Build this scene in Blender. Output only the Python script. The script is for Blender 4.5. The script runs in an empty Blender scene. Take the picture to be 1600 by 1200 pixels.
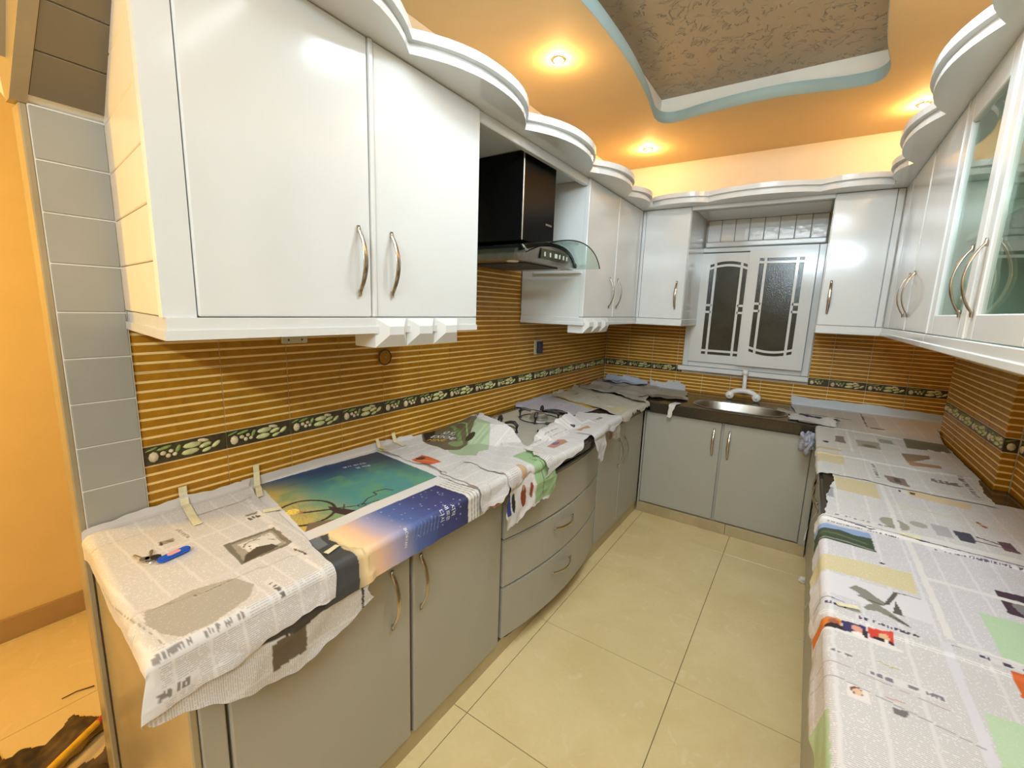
import bpy, bmesh, math, random
import numpy as np
from mathutils import Vector, Matrix, noise as mnoise
random.seed(7)
SC = bpy.context.scene
COL = SC.collection
PI = math.pi

# ------------------------------------------------------------------ camera
cd = bpy.data.cameras.new('camera'); cam = bpy.data.objects.new('camera', cd); COL.objects.link(cam)
cd.sensor_fit = 'HORIZONTAL'; cd.sensor_width = 36.0; cd.lens = 36.0 * 688.56 / 1600.0
cd.clip_start = 0.02
R_ = Vector((0.82878694, 0.55854611, 0.03374091)); U_ = Vector((-0.12360382, 0.12393104, 0.98456244)); F_ = Vector((-0.54574197, 0.820163, -0.17175086))
cam.matrix_world = Matrix(((R_.x, U_.x, -F_.x, 1.557), (R_.y, U_.y, -F_.y, 0.011), (R_.z, U_.z, -F_.z, 1.531), (0, 0, 0, 1)))
SC.camera = cam

# ------------------------------------------------------------------ world, view, lights
w = bpy.data.worlds.new('world'); SC.world = w; w.use_nodes = True
w.node_tree.nodes['Background'].inputs[0].default_value = (0.9, 0.85, 0.8, 1)
w.node_tree.nodes['Background'].inputs[1].default_value = 0.02
SC.view_settings.view_transform = 'Standard'; SC.view_settings.look = 'None'
SC.view_settings.gamma = 1; SC.view_settings.use_curve_mapping = False
SC.view_settings.exposure = 0.12

def area_light(name, loc, rot, sx, sy, power, color):
    l = bpy.data.lights.new(name, 'AREA'); l.shape = 'RECTANGLE'; l.size = sx; l.size_y = sy
    l.energy = power; l.color = color
    o = bpy.data.objects.new(name, l); COL.objects.link(o); o.location = loc; o.rotation_euler = rot
    return o
def point_light(name, loc, power, color, r=0.03):
    l = bpy.data.lights.new(name, 'POINT'); l.energy = power; l.color = color; l.shadow_soft_size = r
    o = bpy.data.objects.new(name, l); COL.objects.link(o); o.location = loc
    return o
FILL_TUBE = (1.25, 0.92, 2.50)
area_light('fill_tube_lamp', (FILL_TUBE[0], FILL_TUBE[1] + 0.02, FILL_TUBE[2]), (math.radians(50), 0, 0), 1.0, 0.09, 9, (0.74, 0.90, 1.0))  # added fill: unseen hanging tube supplying cool white light
FILL_PANEL = (1.32, 1.60, 2.80)
area_light('fill_panel_lamp', (FILL_PANEL[0], FILL_PANEL[1], FILL_PANEL[2] - 0.012), (math.radians(8), 0, 0), 0.60, 0.30, 22, (0.74, 0.90, 1.0))  # added fill in the tray, unseen, brightens floor and far doors
area_light('fill_tube_lamp', (1.60, -1.25, 2.40), (math.radians(76), 0, 0), 1.1, 0.10, 41, (0.72, 0.88, 1.0))  # added fill from behind the viewpoint, evens out the light
point_light('corridor_lamp', (-0.55, -0.62, 1.75), 42, (1.0, 0.61, 0.035), 0.08)
WARM = (1.0, 0.56, 0.20)
DOWN = [(0.375, 2.10), (0.385, 3.50), (1.93, 3.52), (1.93, 2.10), (0.375, 0.70), (1.93, 0.70)]
for dx, dy in DOWN:
    point_light('downlight_lamp', (dx, dy, 2.694), 8.0 if dy > 3 else (5.5 if dy > 1.5 else 3.0), WARM, 0.022)

# ------------------------------------------------------------------ materials
def lin(c):
    return tuple(((x / 255.0) / 12.92 if x / 255.0 <= 0.04045 else ((x / 255.0 + 0.055) / 1.055) ** 2.4) for x in c)
class NT:
    def __init__(s, name):
        s.m = bpy.data.materials.new(name); s.m.use_nodes = True
        s.t = s.m.node_tree; s.n = s.t.nodes; s.l = s.t.links; s.b = s.n['Principled BSDF']; s.out = s.n['Material Output']
    def add(s, typ, **k):
        n = s.n.new(typ)
        for a, v in k.items(): setattr(n, a, v)
        return n
    def link(s, a, b): s.l.new(a, b)
    def math(s, op, a, b=None, clamp=False):
        n = s.add('ShaderNodeMath', operation=op); n.use_clamp = clamp
        for i, v in enumerate((a, b)):
            if v is None: continue
            if isinstance(v, (int, float)): n.inputs[i].default_value = v
            else: s.link(v, n.inputs[i])
        return n.outputs[0]
    def mix(s, f, a, b):
        n = s.add('ShaderNodeMix', data_type='RGBA')
        for i, v in ((0, f), (6, a), (7, b)):
            if isinstance(v, (int, float)): n.inputs[i].default_value = v
            elif isinstance(v, tuple): n.inputs[i].default_value = (*v, 1) if len(v) == 3 else v
            else: s.link(v, n.inputs[i])
        return n.outputs[2]
    def noise(s, scale, detail=3, vec=None, rough=0.5, dist=0.0):
        n = s.add('ShaderNodeTexNoise'); n.inputs['Scale'].default_value = scale; n.inputs['Detail'].default_value = detail
        n.inputs['Roughness'].default_value = rough; n.inputs['Distortion'].default_value = dist
        if vec is not None: s.link(vec, n.inputs['Vector'])
        return n.outputs['Fac']
    def pos(s):
        return s.add('ShaderNodeNewGeometry').outputs['Position']
    def bump(s, h, strength=0.2, dist=0.002):
        n = s.add('ShaderNodeBump'); n.inputs['Strength'].default_value = strength; n.inputs['Distance'].default_value = dist
        s.link(h, n.inputs['Height']); s.link(n.outputs[0], s.b.inputs['Normal'])
    def ramp(s, f, stops):
        n = s.add('ShaderNodeValToRGB'); s.link(f, n.inputs[0]); e = n.color_ramp.elements
        while len(e) < len(stops): e.new(0.5)
        for i, (p, c) in enumerate(stops):
            e[i].position = p; e[i].color = (*c, 1)
        return n.outputs[0]
def plain(name, c, rough=0.5, metal=0.0, var=0.06, scale=6.0, bumps=0.0, bscale=60, bdist=0.001, coat=0.0, spec=0.5):
    t = NT(name); b = t.b
    f = t.noise(scale, 4, t.pos())
    c2 = tuple(x * (1 - var) for x in c); c1 = tuple(min(1, x * (1 + var)) for x in c)
    t.link(t.ramp(f, [(0.3, c2), (0.7, c1)]), b.inputs['Base Color'])
    b.inputs['Roughness'].default_value = rough; b.inputs['Metallic'].default_value = metal
    b.inputs['Specular IOR Level'].default_value = spec
    if coat: b.inputs['Coat Weight'].default_value = coat; b.inputs['Coat Roughness'].default_value = 0.08
    if bumps: t.bump(t.noise(bscale, 2, t.pos()), bumps, bdist)
    return t.m
M = {}
M['white'] = plain('white_enamel', (0.69, 0.70, 0.685), 0.13, var=0.015, bumps=0.10, bscale=9, bdist=0.004)
M['white_rough'] = plain('white_brushed_enamel', (0.74, 0.74, 0.72), 0.13, var=0.02, bumps=0.35, bscale=28, bdist=0.004)
M['warm_white'] = plain('cream_enamel', (0.78, 0.70, 0.58), 0.3, var=0.03)
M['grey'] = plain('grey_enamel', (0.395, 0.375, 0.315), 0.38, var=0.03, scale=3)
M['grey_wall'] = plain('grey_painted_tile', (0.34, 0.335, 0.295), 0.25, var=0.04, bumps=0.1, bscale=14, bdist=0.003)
M['soffit'] = plain('brown_grey_soffit', (0.17, 0.145, 0.10), 0.35, var=0.05)  # darker and browner than the grey wall boards
M['grout_w'] = plain('pale_grout', (0.72, 0.70, 0.64), 0.7)
M['dark_gap'] = plain('dark_recess', (0.05, 0.048, 0.045), 0.7)
M['carcass'] = plain('grey_carcass', (0.10, 0.105, 0.10), 0.6)
M['plaster'] = plain('cream_plaster', (0.71, 0.645, 0.52), 0.8, var=0.02, bumps=0.15, bscale=90)
M['ceil'] = plain('ceiling_paint', (0.58, 0.45, 0.24), 0.75, var=0.02, bumps=0.25, bscale=120)
M['orange_wall'] = plain('ochre_wall_paint', (0.78, 0.54, 0.20), 0.75, var=0.03, bumps=0.1, bscale=80)
M['base_tile'] = plain('brown_skirting_tile', (0.42, 0.26, 0.10), 0.3, var=0.08)
M['tray_grey'] = plain('blue_grey_trim_paint', (0.31, 0.44, 0.46), 0.6, var=0.03)
M['tray_white'] = plain('tray_white_paint', (0.80, 0.78, 0.70), 0.7, var=0.02)
M['trim'] = plain('beige_gloss_trim', (0.34, 0.28, 0.17), 0.25, var=0.1, bumps=0.1)
M['granite'] = plain('dark_granite', (0.035, 0.028, 0.02), 0.16, var=0.5, scale=180, spec=0.6)
M['steel'] = plain('brushed_steel', (0.42, 0.41, 0.38), 0.28, 1.0, var=0.1, scale=30)
M['steel_hi'] = plain('polished_steel', (0.68, 0.64, 0.58), 0.14, 1.0, var=0.05)
M['nickel'] = plain('satin_nickel', (0.52, 0.46, 0.38), 0.22, 1.0, var=0.1, scale=20)
M['black'] = plain('black_gloss', (0.004, 0.004, 0.004), 0.2, var=0.1, spec=0.12)
M['iron'] = plain('black_cast_iron', (0.012, 0.012, 0.012), 0.35, var=0.2)
M['hobtop'] = plain('pale_hob_glass', (0.45, 0.43, 0.36), 0.12, var=0.05)
M['cap'] = plain('burner_alloy', (0.55, 0.52, 0.46), 0.3, 0.8, var=0.1)
M['plastic_w'] = plain('white_plastic', (0.82, 0.78, 0.74), 0.3, var=0.02)
M['outlet'] = plain('cream_plastic', (0.62, 0.56, 0.36), 0.4)
M['navy'] = plain('dark_blue_plastic', (0.02, 0.03, 0.06), 0.4)
M['tape'] = plain('masking_tape', (0.74, 0.68, 0.44), 0.55, var=0.08, scale=60)
M['blue'] = plain('blue_plastic', (0.01, 0.10, 0.55), 0.25)
M['pink'] = plain('pink_label', (0.80, 0.33, 0.33), 0.4)
M['brass'] = plain('key_metal', (0.50, 0.44, 0.32), 0.3, 0.9)
M['yellow'] = plain('yellow_painted_wood', (0.80, 0.48, 0.03), 0.45, var=0.1, scale=40)
M['red'] = plain('red_paint_smear', (0.45, 0.04, 0.01), 0.5)
M['olive'] = plain('soiled_cloth', (0.10, 0.062, 0.022), 0.85, var=0.6, scale=14)
M['twig'] = plain('brown_twig', (0.12, 0.05, 0.02), 0.7)
M['shelf'] = plain('pale_green_interior', (0.60, 0.69, 0.61), 0.5)
M['night'] = plain('night_outside', (0.012, 0.013, 0.012), 0.8)
# floor and plinth stone
def stone(name, c1, c2, c3, rough):
    t = NT(name); p = t.pos()
    f = t.noise(2.2, 5, p, 0.6, 0.6); g = t.noise(11, 3, p, 0.5, 1.6); h = t.noise(1.0, 2, p)
    col = t.ramp(f, [(0.35, c2), (0.65, c1)])
    fleck = t.ramp(g, [(0.60, (0, 0, 0)), (0.72, (1, 1, 1))])
    col = t.mix(t.math('MULTIPLY', fleck, 0.35), col, c3)
    d = t.noise(60, 3, p); t.link(t.mix(t.math('MULTIPLY', d, 0.08), col, (0.2, 0.13, 0.05)), t.b.inputs['Base Color'])
    t.b.inputs['Roughness'].default_value = rough
    return t.m
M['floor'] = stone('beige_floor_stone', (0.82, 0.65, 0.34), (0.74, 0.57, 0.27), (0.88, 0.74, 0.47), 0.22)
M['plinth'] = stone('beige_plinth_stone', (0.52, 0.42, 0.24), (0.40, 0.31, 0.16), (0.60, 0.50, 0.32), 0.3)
M['grout_f'] = plain('floor_grout', (0.24, 0.17, 0.08), 0.8)
# glazed brown wall tile
t = NT('brown_glazed_tile'); p = t.pos(); f = t.noise(26, 4, p, 0.6, 0.5)
t.link(t.ramp(f, [(0.3, (0.31, 0.133, 0.005)), (0.7, (0.45, 0.205, 0.008))]), t.b.inputs['Base Color']); t.b.inputs['Roughness'].default_value = 0.32; t.b.inputs['Specular IOR Level'].default_value = 0.3
t.bump(t.noise(90, 2, p), 0.12, 0.001); M['tile'] = t.m
M['groove'] = plain('ochre_tile_groove', (0.92, 0.66, 0.27), 0.45, var=0.05)
M['bd_dark'] = plain('border_dark_ground', (0.05, 0.035, 0.012), 0.3, var=0.4, scale=60)
M['bd_garlic'] = plain('border_garlic', (0.66, 0.55, 0.34), 0.25, var=0.25, scale=50)
M['bd_pale'] = plain('border_pale_green', (0.60, 0.60, 0.28), 0.25, var=0.2, scale=50)
M['bd_green'] = plain('border_green', (0.22, 0.30, 0.07), 0.25, var=0.3, scale=60)
# textured recess ceiling
t = NT('textured_recess_plaster'); p = t.pos()
n1 = t.noise(9, 2, p, 0.5, 2.2)
r1 = t.math('SUBTRACT', 1.0, t.math('MULTIPLY', t.math('ABSOLUTE', t.math('SUBTRACT', n1, 0.5)), 22.0), clamp=True)
msk = t.math('GREATER_THAN', t.noise(16, 2, p), 0.52)
h = t.math('MULTIPLY', r1, msk)
t.link(t.mix(t.math('MULTIPLY', h, 0.35), (0.40, 0.32, 0.21), (0.66, 0.56, 0.40)), t.b.inputs['Base Color'])
t.b.inputs['Roughness'].default_value = 0.42; t.bump(h, 0.9, 0.012); M['texceil'] = t.m
# glass
def glass_mat(name, tint, gloss=0.12, rough=0.03, trans=0.85):
    t = NT(name); t.n.remove(t.b)
    tr = t.add('ShaderNodeBsdfTransparent'); tr.inputs[0].default_value = (*tint, 1)
    gl = t.add('ShaderNodeBsdfGlossy'); gl.inputs['Color'].default_value = (0.9, 0.95, 0.92, 1); gl.inputs['Roughness'].default_value = rough
    lw = t.add('ShaderNodeLayerWeight'); lw.inputs[0].default_value = 0.5
    f = t.math('ADD', t.math('MULTIPLY', t.math('POWER', lw.outputs['Facing'], 4.0), 0.55), gloss, clamp=True)
    mx = t.add('ShaderNodeMixShader'); t.link(f, mx.inputs[0]); t.link(tr.outputs[0], mx.inputs[1]); t.link(gl.outputs[0], mx.inputs[2])
    t.link(mx.outputs[0], t.out.inputs[0]); return t.m
M['glass'] = glass_mat('pale_green_glass', (0.80, 0.88, 0.83), 0.07)
M['hoodglass'] = glass_mat('hood_glass', (0.84, 0.91, 0.88), 0.05, 0.02)
t = NT('obscured_dark_glass'); p = t.pos()
t.link(t.ramp(t.noise(5, 4, p, 0.6), [(0.3, (0.014, 0.020, 0.016)), (0.75, (0.040, 0.050, 0.042))]), t.b.inputs['Base Color'])
t.b.inputs['Roughness'].default_value = 0.16; t.bump(t.noise(140, 1, p), 0.3, 0.002); M['darkglass'] = t.m
def emit(name, c, s):
    t = NT(name); e = t.add('ShaderNodeEmission'); e.inputs[0].default_value = (*c, 1); e.inputs[1].default_value = s
    t.link(e.outputs[0], t.out.inputs[0]); return t.m
M['bulb'] = emit('warm_bulb', (1.0, 0.72, 0.38), 14)
M['fillglow'] = emit('fill_tube_glow', (0.95, 0.98, 1.0), 8)  # glow of the added fill tubes
# newspaper: colour attribute holds the printed colour fields, body text comes from nodes
def paper_mat(name, along_v, pitch=0.0042):
    t = NT(name)
    ca = t.add('ShaderNodeAttribute', attribute_name='ink'); tx = t.add('ShaderNodeAttribute', attribute_name='body')
    uv = t.add('ShaderNodeUVMap'); uv.uv_map = 'UVMap'; sp = t.add('ShaderNodeSeparateXYZ'); t.link(uv.outputs[0], sp.inputs[0])
    a, b = (sp.outputs[1], sp.outputs[0]) if along_v else (sp.outputs[0], sp.outputs[1])
    row = t.math('DIVIDE', b, pitch); fr = t.math('FRACT', row); fl = t.math('FLOOR', row)
    cmb = t.add('ShaderNodeCombineXYZ'); t.link(t.math('MULTIPLY', a, 260.0), cmb.inputs[0]); t.link(t.math('MULTIPLY', fl, 7.31), cmb.inputs[1])
    wn = t.noise(1.0, 1, cmb.outputs[0])
    lines = t.math('LESS_THAN', fr, 0.55); words = t.math('GREATER_THAN', wn, 0.40)
    k = t.math('MULTIPLY', t.math('MULTIPLY', lines, words), t.math('MULTIPLY', tx.outputs['Fac'], 0.30))
    col = t.mix(k, ca.outputs['Color'], (0.12, 0.115, 0.12))
    t.link(col, t.b.inputs['Base Color']); t.b.inputs['Roughness'].default_value = 0.55; t.b.inputs['Specular IOR Level'].default_value = 0.3
    t.bump(t.noise(16, 4, t.pos(), 0.6), 0.25, 0.006)
    return t.m
M['paper_v'] = paper_mat('newsprint_lines_lengthwise', True)
M['paper_u'] = paper_mat('newsprint_lines_crosswise', False)
M['ink_w'] = plain('white_print', (0.85, 0.85, 0.86), 0.6); M['ink_k'] = plain('black_print', (0.05, 0.05, 0.08), 0.6); M['ink_y'] = plain('yellow_print', (0.75, 0.48, 0.05), 0.6)

# ------------------------------------------------------------------ object helpers
def link(name, me, parent=None, loc=None):
    o = bpy.data.objects.new(name, me); COL.objects.link(o)
    if parent is not None: o.parent = parent
    if loc is not None: o.location = loc
    return o
def tag(o, label=None, cat=None, group=None, kind=None):
    if label: o['label'] = label
    if cat: o['category'] = cat
    if group: o['group'] = group
    if kind: o['kind'] = kind
    return o
def thing(name, label, cat, loc=(0, 0, 0), group=None):
    o = bpy.data.objects.new(name, None); o.empty_display_size = 0.05; COL.objects.link(o); o.location = loc
    return tag(o, label, cat, group)
def fin(bm, name, mats, parent=None, loc=None, smooth=False, origin=None):
    if origin is not None:
        bmesh.ops.translate(bm, verts=bm.verts, vec=-Vector(origin))
    me = bpy.data.meshes.new(name); bm.to_mesh(me); bm.free()
    for m in (mats if isinstance(mats, (list, tuple)) else [mats]): me.materials.append(m)
    if smooth:
        for pl in me.polygons: pl.use_smooth = True
    if origin is not None:
        loc = Vector(origin) - (parent.location if parent is not None else Vector((0, 0, 0)))
    elif parent is not None and loc is None:
        loc = -parent.location if parent.type == 'EMPTY' else Vector((0, 0, 0))
    return link(name, me, parent, loc)
def bx(bm, x0, x1, y0, y1, z0, z1, bev=0.0, mi=0, seg=1):
    vs = [bm.verts.new((x, y, z)) for x in (x0, x1) for y in (y0, y1) for z in (z0, z1)]
    fs = [bm.faces.new([vs[i] for i in q]) for q in ((0, 1, 3, 2), (4, 6, 7, 5), (0, 4, 5, 1), (2, 3, 7, 6), (0, 2, 6, 4), (1, 5, 7, 3))]
    for f in fs: f.material_index = mi
    if bev:
        es = list({e for f in fs for e in f.edges})
        r = bmesh.ops.bevel(bm, geom=es, offset=bev, segments=seg, affect='EDGES', profile=0.5)
        for f in r['faces']: f.material_index = mi
    return fs
def box(name, b, m, parent=None, bev=0.0, seg=1):
    bm = bmesh.new(); bx(bm, *b, bev=bev, seg=seg)
    return fin(bm, name, m, parent)
def prism(bm, pts, z0, z1, mi=0, axis='z'):
    """extrude a closed outline: pts are (x,y) for axis z, (y,z) for axis x, (x,z) for axis y"""
    def P(p, h):
        return {'z': (p[0], p[1], h), 'x': (h, p[0], p[1]), 'y': (p[0], h, p[1])}[axis]
    a = [bm.verts.new(P(p, z0)) for p in pts]; b = [bm.verts.new(P(p, z1)) for p in pts]
    n = len(pts); fs = []
    for i in range(n):
        j = (i + 1) % n; fs.append(bm.faces.new((a[i], a[j], b[j], b[i])))
    fs.append(bm.faces.new(a[::-1])); fs.append(bm.faces.new(b))
    for f in fs: f.material_index = mi
    bmesh.ops.recalc_face_normals(bm, faces=fs)
    return fs
def tube(bm, pts, rad, seg=8, flat=None, cap=True, mi=0, up=Vector((0, 0, 1))):
    """sweep an ellipse (rad, flat) along points; rad may be a list"""
    pts = [Vector(p) for p in pts]; rings = []
    for i, p in enumerate(pts):
        d = (pts[min(i + 1, len(pts) - 1)] - pts[max(i - 1, 0)]).normalized()
        a = d.cross(up)
        if a.length < 1e-3: a = d.cross(Vector((1, 0, 0)))
        a.normalize(); b = d.cross(a).normalized()
        r = rad[i] if isinstance(rad, (list, tuple)) else rad; q = r if flat is None else flat
        rings.append([bm.verts.new(p + a * r * math.cos(2 * PI * k / seg) + b * q * math.sin(2 * PI * k / seg)) for k in range(seg)])
    fs = []
    for r0, r1 in zip(rings, rings[1:]):
        for k in range(seg):
            fs.append(bm.faces.new((r0[k], r0[(k + 1) % seg], r1[(k + 1) % seg], r1[k])))
    if cap:
        fs.append(bm.faces.new(rings[0][::-1])); fs.append(bm.faces.new(rings[-1]))
    for f in fs: f.material_index = mi
    bmesh.ops.recalc_face_normals(bm, faces=fs)
def lathe(bm, prof, c, seg=20, mi=0, sx=1.0, sy=1.0):
    rings = []
    for r, z in prof:
        if r < 1e-6: rings.append([bm.verts.new((c[0], c[1], c[2] + z))])
        else: rings.append([bm.verts.new((c[0] + sx * r * math.cos(2 * PI * k / seg), c[1] + sy * r * math.sin(2 * PI * k / seg), c[2] + z)) for k in range(seg)])
    fs = []
    for a, b in zip(rings, rings[1:]):
        for k in range(seg):
            q = [a[k % len(a)], a[(k + 1) % len(a)], b[(k + 1) % len(b)], b[k % len(b)]]
            u = []
            for v in q:
                if v not in u: u.append(v)
            if len(u) > 2: fs.append(bm.faces.new(u))
    for f in fs: f.material_index = mi
    bmesh.ops.recalc_face_normals(bm, faces=fs)
def plate_hole(bm, outer, inner, z0, z1, mi=0):
    """flat plate with a hole: both outlines in x, y"""
    def layer(z):
        es = []; loops = []
        for lp in (outer, inner):
            vs = [bm.verts.new((x, y, z)) for x, y in lp]; loops.append(vs)
            es += [bm.edges.new((vs[i], vs[(i + 1) % len(vs)])) for i in range(len(vs))]
        r = bmesh.ops.triangle_fill(bm, use_beauty=True, use_dissolve=False, edges=es)
        return loops, [g for g in r['geom'] if isinstance(g, bmesh.types.BMFace)]
    la, fa = layer(z0)
    if z1 is None: return
    lb, fb = layer(z1); fs = fa + fb
    for a, b in zip(la, lb):
        for i in range(len(a)):
            j = (i + 1) % len(a); fs.append(bm.faces.new((a[i], a[j], b[j], b[i])))
    for f in fs: f.material_index = mi
    bmesh.ops.recalc_face_normals(bm, faces=fs)

# ------------------------------------------------------------------ dimensions (metres)
L = 3.916; XR = 2.285; XP = 2.240; YP = 2.478; YQ = 3.40; XK = 2.360; ZC = 2.729; YN = -1.35; XC = -1.226
ZTOP = 0.88; ZU0 = 1.437; ZU1 = 2.257

# ------------------------------------------------------------------ structure
fl = tag(box('floor', (XC - 0.1, XK + 0.12, YN - 0.1, L + 0.1, -0.06, -0.004), M['grout_f']), kind='structure')
tl_me = {}
def floor_tile(x0, x1, y0, y1):
    key = (round(x1 - x0, 3), round(y1 - y0, 3))
    if key not in tl_me:
        bm = bmesh.new(); bx(bm, 0, key[0] - 0.003, 0, key[1] - 0.003, -0.004, 0, bev=0.0008)
        me = bpy.data.meshes.new('floor_tile'); bm.to_mesh(me); bm.free(); me.materials.append(M['floor']); tl_me[key] = me
    link('floor_tile', tl_me[key], fl, (x0, y0, 0))
TX = [XC] + [0.652 + 0.617 * k for k in range(-3, 3)] + [XR]; TX = sorted(set(x for x in TX if XC <= x <= XR))
TY = [YN] + [1.142 + 0.617 * k for k in range(-4, 5)] + [L]; TY = sorted(set(y for y in TY if YN <= y <= L))
for x0, x1 in zip(TX, TX[1:]):
    for y0, y1 in zip(TY, TY[1:]): floor_tile(x0, x1, y0, y1)

def wall(name, b, m): return tag(box(name, b, m), kind='structure')
wl = wall('wall_left', (-0.055, -0.006, 0.297, L + 0.1, 0, ZC + 0.3), M['plaster'])
# wall_back with a window opening
bm = bmesh.new()
for b in ((-0.12, 0.72, 0, ZC + 0.3), (1.57, XK + 0.12, 0, ZC + 0.3), (0.72, 1.57, 0, 1.10), (0.72, 1.57, 2.03, ZC + 0.3)):
    bx(bm, b[0], b[1], L + 0.006, L + 0.12, b[2], b[3])
wb = tag(fin(bm, 'wall_back', M['plaster']), kind='structure')
wr = wall('wall_right', (XR + 0.006, XK + 0.12, YN, YP + 0.0055, 0, ZC), M['plaster'])
pier = wall('wall_right_pier', (XP + 0.006, XK + 0.12, YP + 0.006, YQ, 0, ZC), M['plaster'])
wall('wall_right_recess', (XK, XK + 0.12, YQ, L + 0.1, 0, ZC), M['plaster'])
wall('wall_front', (XC - 0.1, XK + 0.12, YN - 0.1, YN, 0, ZC + 0.3), M['plaster'])
wall('wall_corridor', (XC - 0.1, XC, YN, L + 0.1, 0, ZC + 0.3), M['orange_wall'])
wall('wall_corridor_back', (XC, -0.055, L, L + 0.1, 0, ZC + 0.3), M['orange_wall'])
bbp = tag(box('baseboard_corridor', (XC, XC + 0.012, YN, L, 0, 0.105), M['base_tile'], bev=0.002), kind='structure')

# ceiling with the recessed tray
lower = [(0.643, 1.767), (0.661, 2.096), (0.655, 2.376), (0.628, 2.674), (0.594, 2.90), (0.583, 3.00), (0.600, 3.07), (0.645, 3.105), (0.720, 3.105), (0.858, 3.072), (1.071, 3.043), (1.292, 3.045), (1.495, 3.095), (1.60, 3.112), (1.672, 3.105), (1.712, 3.06), (1.722, 2.98), (1.716, 2.90), (1.680, 2.674), (1.655, 2.376), (1.650, 2.096)]
def smooth_loop(p, n=4):
    out = []; N = len(p)
    for i in range(N):
        p0, p1, p2, p3 = (Vector(p[(i + k - 1) % N]).to_2d() for k in range(4))
        for j in range(n):
            t = j / n
            out.append(tuple(0.5 * ((2 * p1) + (-p0 + p2) * t + (2 * p0 - 5 * p1 + 4 * p2 - p3) * t * t + (-p0 + 3 * p1 - 3 * p2 + p3) * t ** 3)))
    return out
YM = 2.12
far_half = [q for q in lower if q[1] > YM]
left_h = [q for q in lower if q[0] < 1.15 and q[1] > YM]; right_h = [q for q in lower if q[0] >= 1.15 and q[1] > YM]
loop = [(0.661, YM)] + left_h + right_h + [(1.650, YM)] + [(x, 2 * YM - y) for x, y in reversed(right_h)] + [(x, 2 * YM - y) for x, y in reversed(left_h)]
loop = smooth_loop(loop, 4)
bm = bmesh.new()
plate_hole(bm, [(XC - 0.1, YN - 0.1), (XK + 0.12, YN - 0.1), (XK + 0.12, L + 0.1), (XC - 0.1, L + 0.1)], loop, ZC, ZC + 0.064)
ceil = tag(fin(bm, 'ceiling', M['ceil']), kind='structure')
bm = bmesh.new()      # painted band round the tray opening
n = len(loop); cen = Vector((1.15, YM))
ins = [tuple(Vector(q) + (cen - Vector(q)).normalized() * 0.003) for q in loop]
for i in range(n):
    j = (i + 1) % n
    bm.faces.new([bm.verts.new((*ins[i], ZC - 0.001)), bm.verts.new((*ins[j], ZC - 0.001)), bm.verts.new((*ins[j], ZC + 0.064)), bm.verts.new((*ins[i], ZC + 0.064))])
    bm.faces.new([bm.verts.new((*ins[i], ZC - 0.001)), bm.verts.new((*loop[i], ZC - 0.001)), bm.verts.new((*loop[j], ZC - 0.001)), bm.verts.new((*ins[j], ZC - 0.001))])
bmesh.ops.remove_doubles(bm, verts=bm.verts, dist=1e-5)
tag(fin(bm, 'trim_1', M['tray_grey'], smooth=True), kind='structure')
x0, x1, y0, y1 = 0.575, 1.728, 2 * YM - 3.125, 3.125
bm = bmesh.new()
for b in ((x0 - 0.05, x0, y0 - 0.05, y1 + 0.05), (x1, x1 + 0.05, y0 - 0.05, y1 + 0.05), (x0, x1, y0 - 0.05, y0), (x0, x1, y1, y1 + 0.05)):
    bx(bm, b[0], b[1], b[2], b[3], ZC + 0.064, 2.90)
tag(fin(bm, 'trim_2', M['tray_white']), kind='structure')
tag(box('ceiling_recess', (x0 - 0.05, x1 + 0.05, y0 - 0.05, y1 + 0.05, 2.885, 2.95), M['texceil']), kind='structure')

# ------------------------------------------------------------------ ribbed backsplash tiles
rt = {}
def rib_tile_mesh(wd, ht, nr):
    key = (round(wd, 3), round(ht, 3), nr)
    if key in rt: return rt[key]
    bm = bmesh.new(); g = 0.0012
    bx(bm, g, wd - g, 0, 0.003, g, ht - g, mi=1)
    p = ht / nr
    for k in range(nr):
        z0 = k * p + 0.0024; z1 = (k + 1) * p - 0.0024; c = 0.0016
        z0 += 0.0012; z1 -= 0.0012; a = [bm.verts.new((x, 0.003, z)) for x, z in ((g, z0), (wd - g, z0), (wd - g, z1), (g, z1))]
        b = [bm.verts.new((x, 0.0056, z)) for x, z in ((g + c, z0 + c), (wd - g - c, z0 + c), (wd - g - c, z1 - c), (g + c, z1 - c))]
        for i in range(4): bm.faces.new((a[i], a[(i + 1) % 4], b[(i + 1) % 4], b[i]))
        bm.faces.new(b)
    bmesh.ops.recalc_face_normals(bm, faces=bm.faces)
    me = bpy.data.meshes.new('ribbed_tile'); bm.to_mesh(me); bm.free()
    me.materials.append(M['tile']); me.materials.append(M['groove']); rt[key] = me; return me
bt = {}
def lump(bm, cx, cz, rx, rz, rot, d, mi):
    seg, rg = 8, 3; ca, sa = math.cos(rot), math.sin(rot); rings = []
    for i in range(rg + 1):
        a = i / rg * PI / 2; r = math.cos(a); h = d * math.sin(a)
        if i == rg: rings.append([bm.verts.new((cx, 0.004 + d, cz))]); break
        rings.append([bm.verts.new((cx + ca * rx * r * math.cos(q) - sa * rz * r * math.sin(q), 0.004 + h, cz + sa * rx * r * math.cos(q) + ca * rz * r * math.sin(q))) for q in (2 * PI * k / seg for k in range(seg))])
    for a, b in zip(rings, rings[1:]):
        for k in range(seg):
            f = bm.faces.new((a[k], a[(k + 1) % seg], b[(k + 1) % seg], b[k]) if len(b) > 1 else (a[k], a[(k + 1) % seg], b[0])); f.material_index = mi; f.smooth = True
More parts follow.
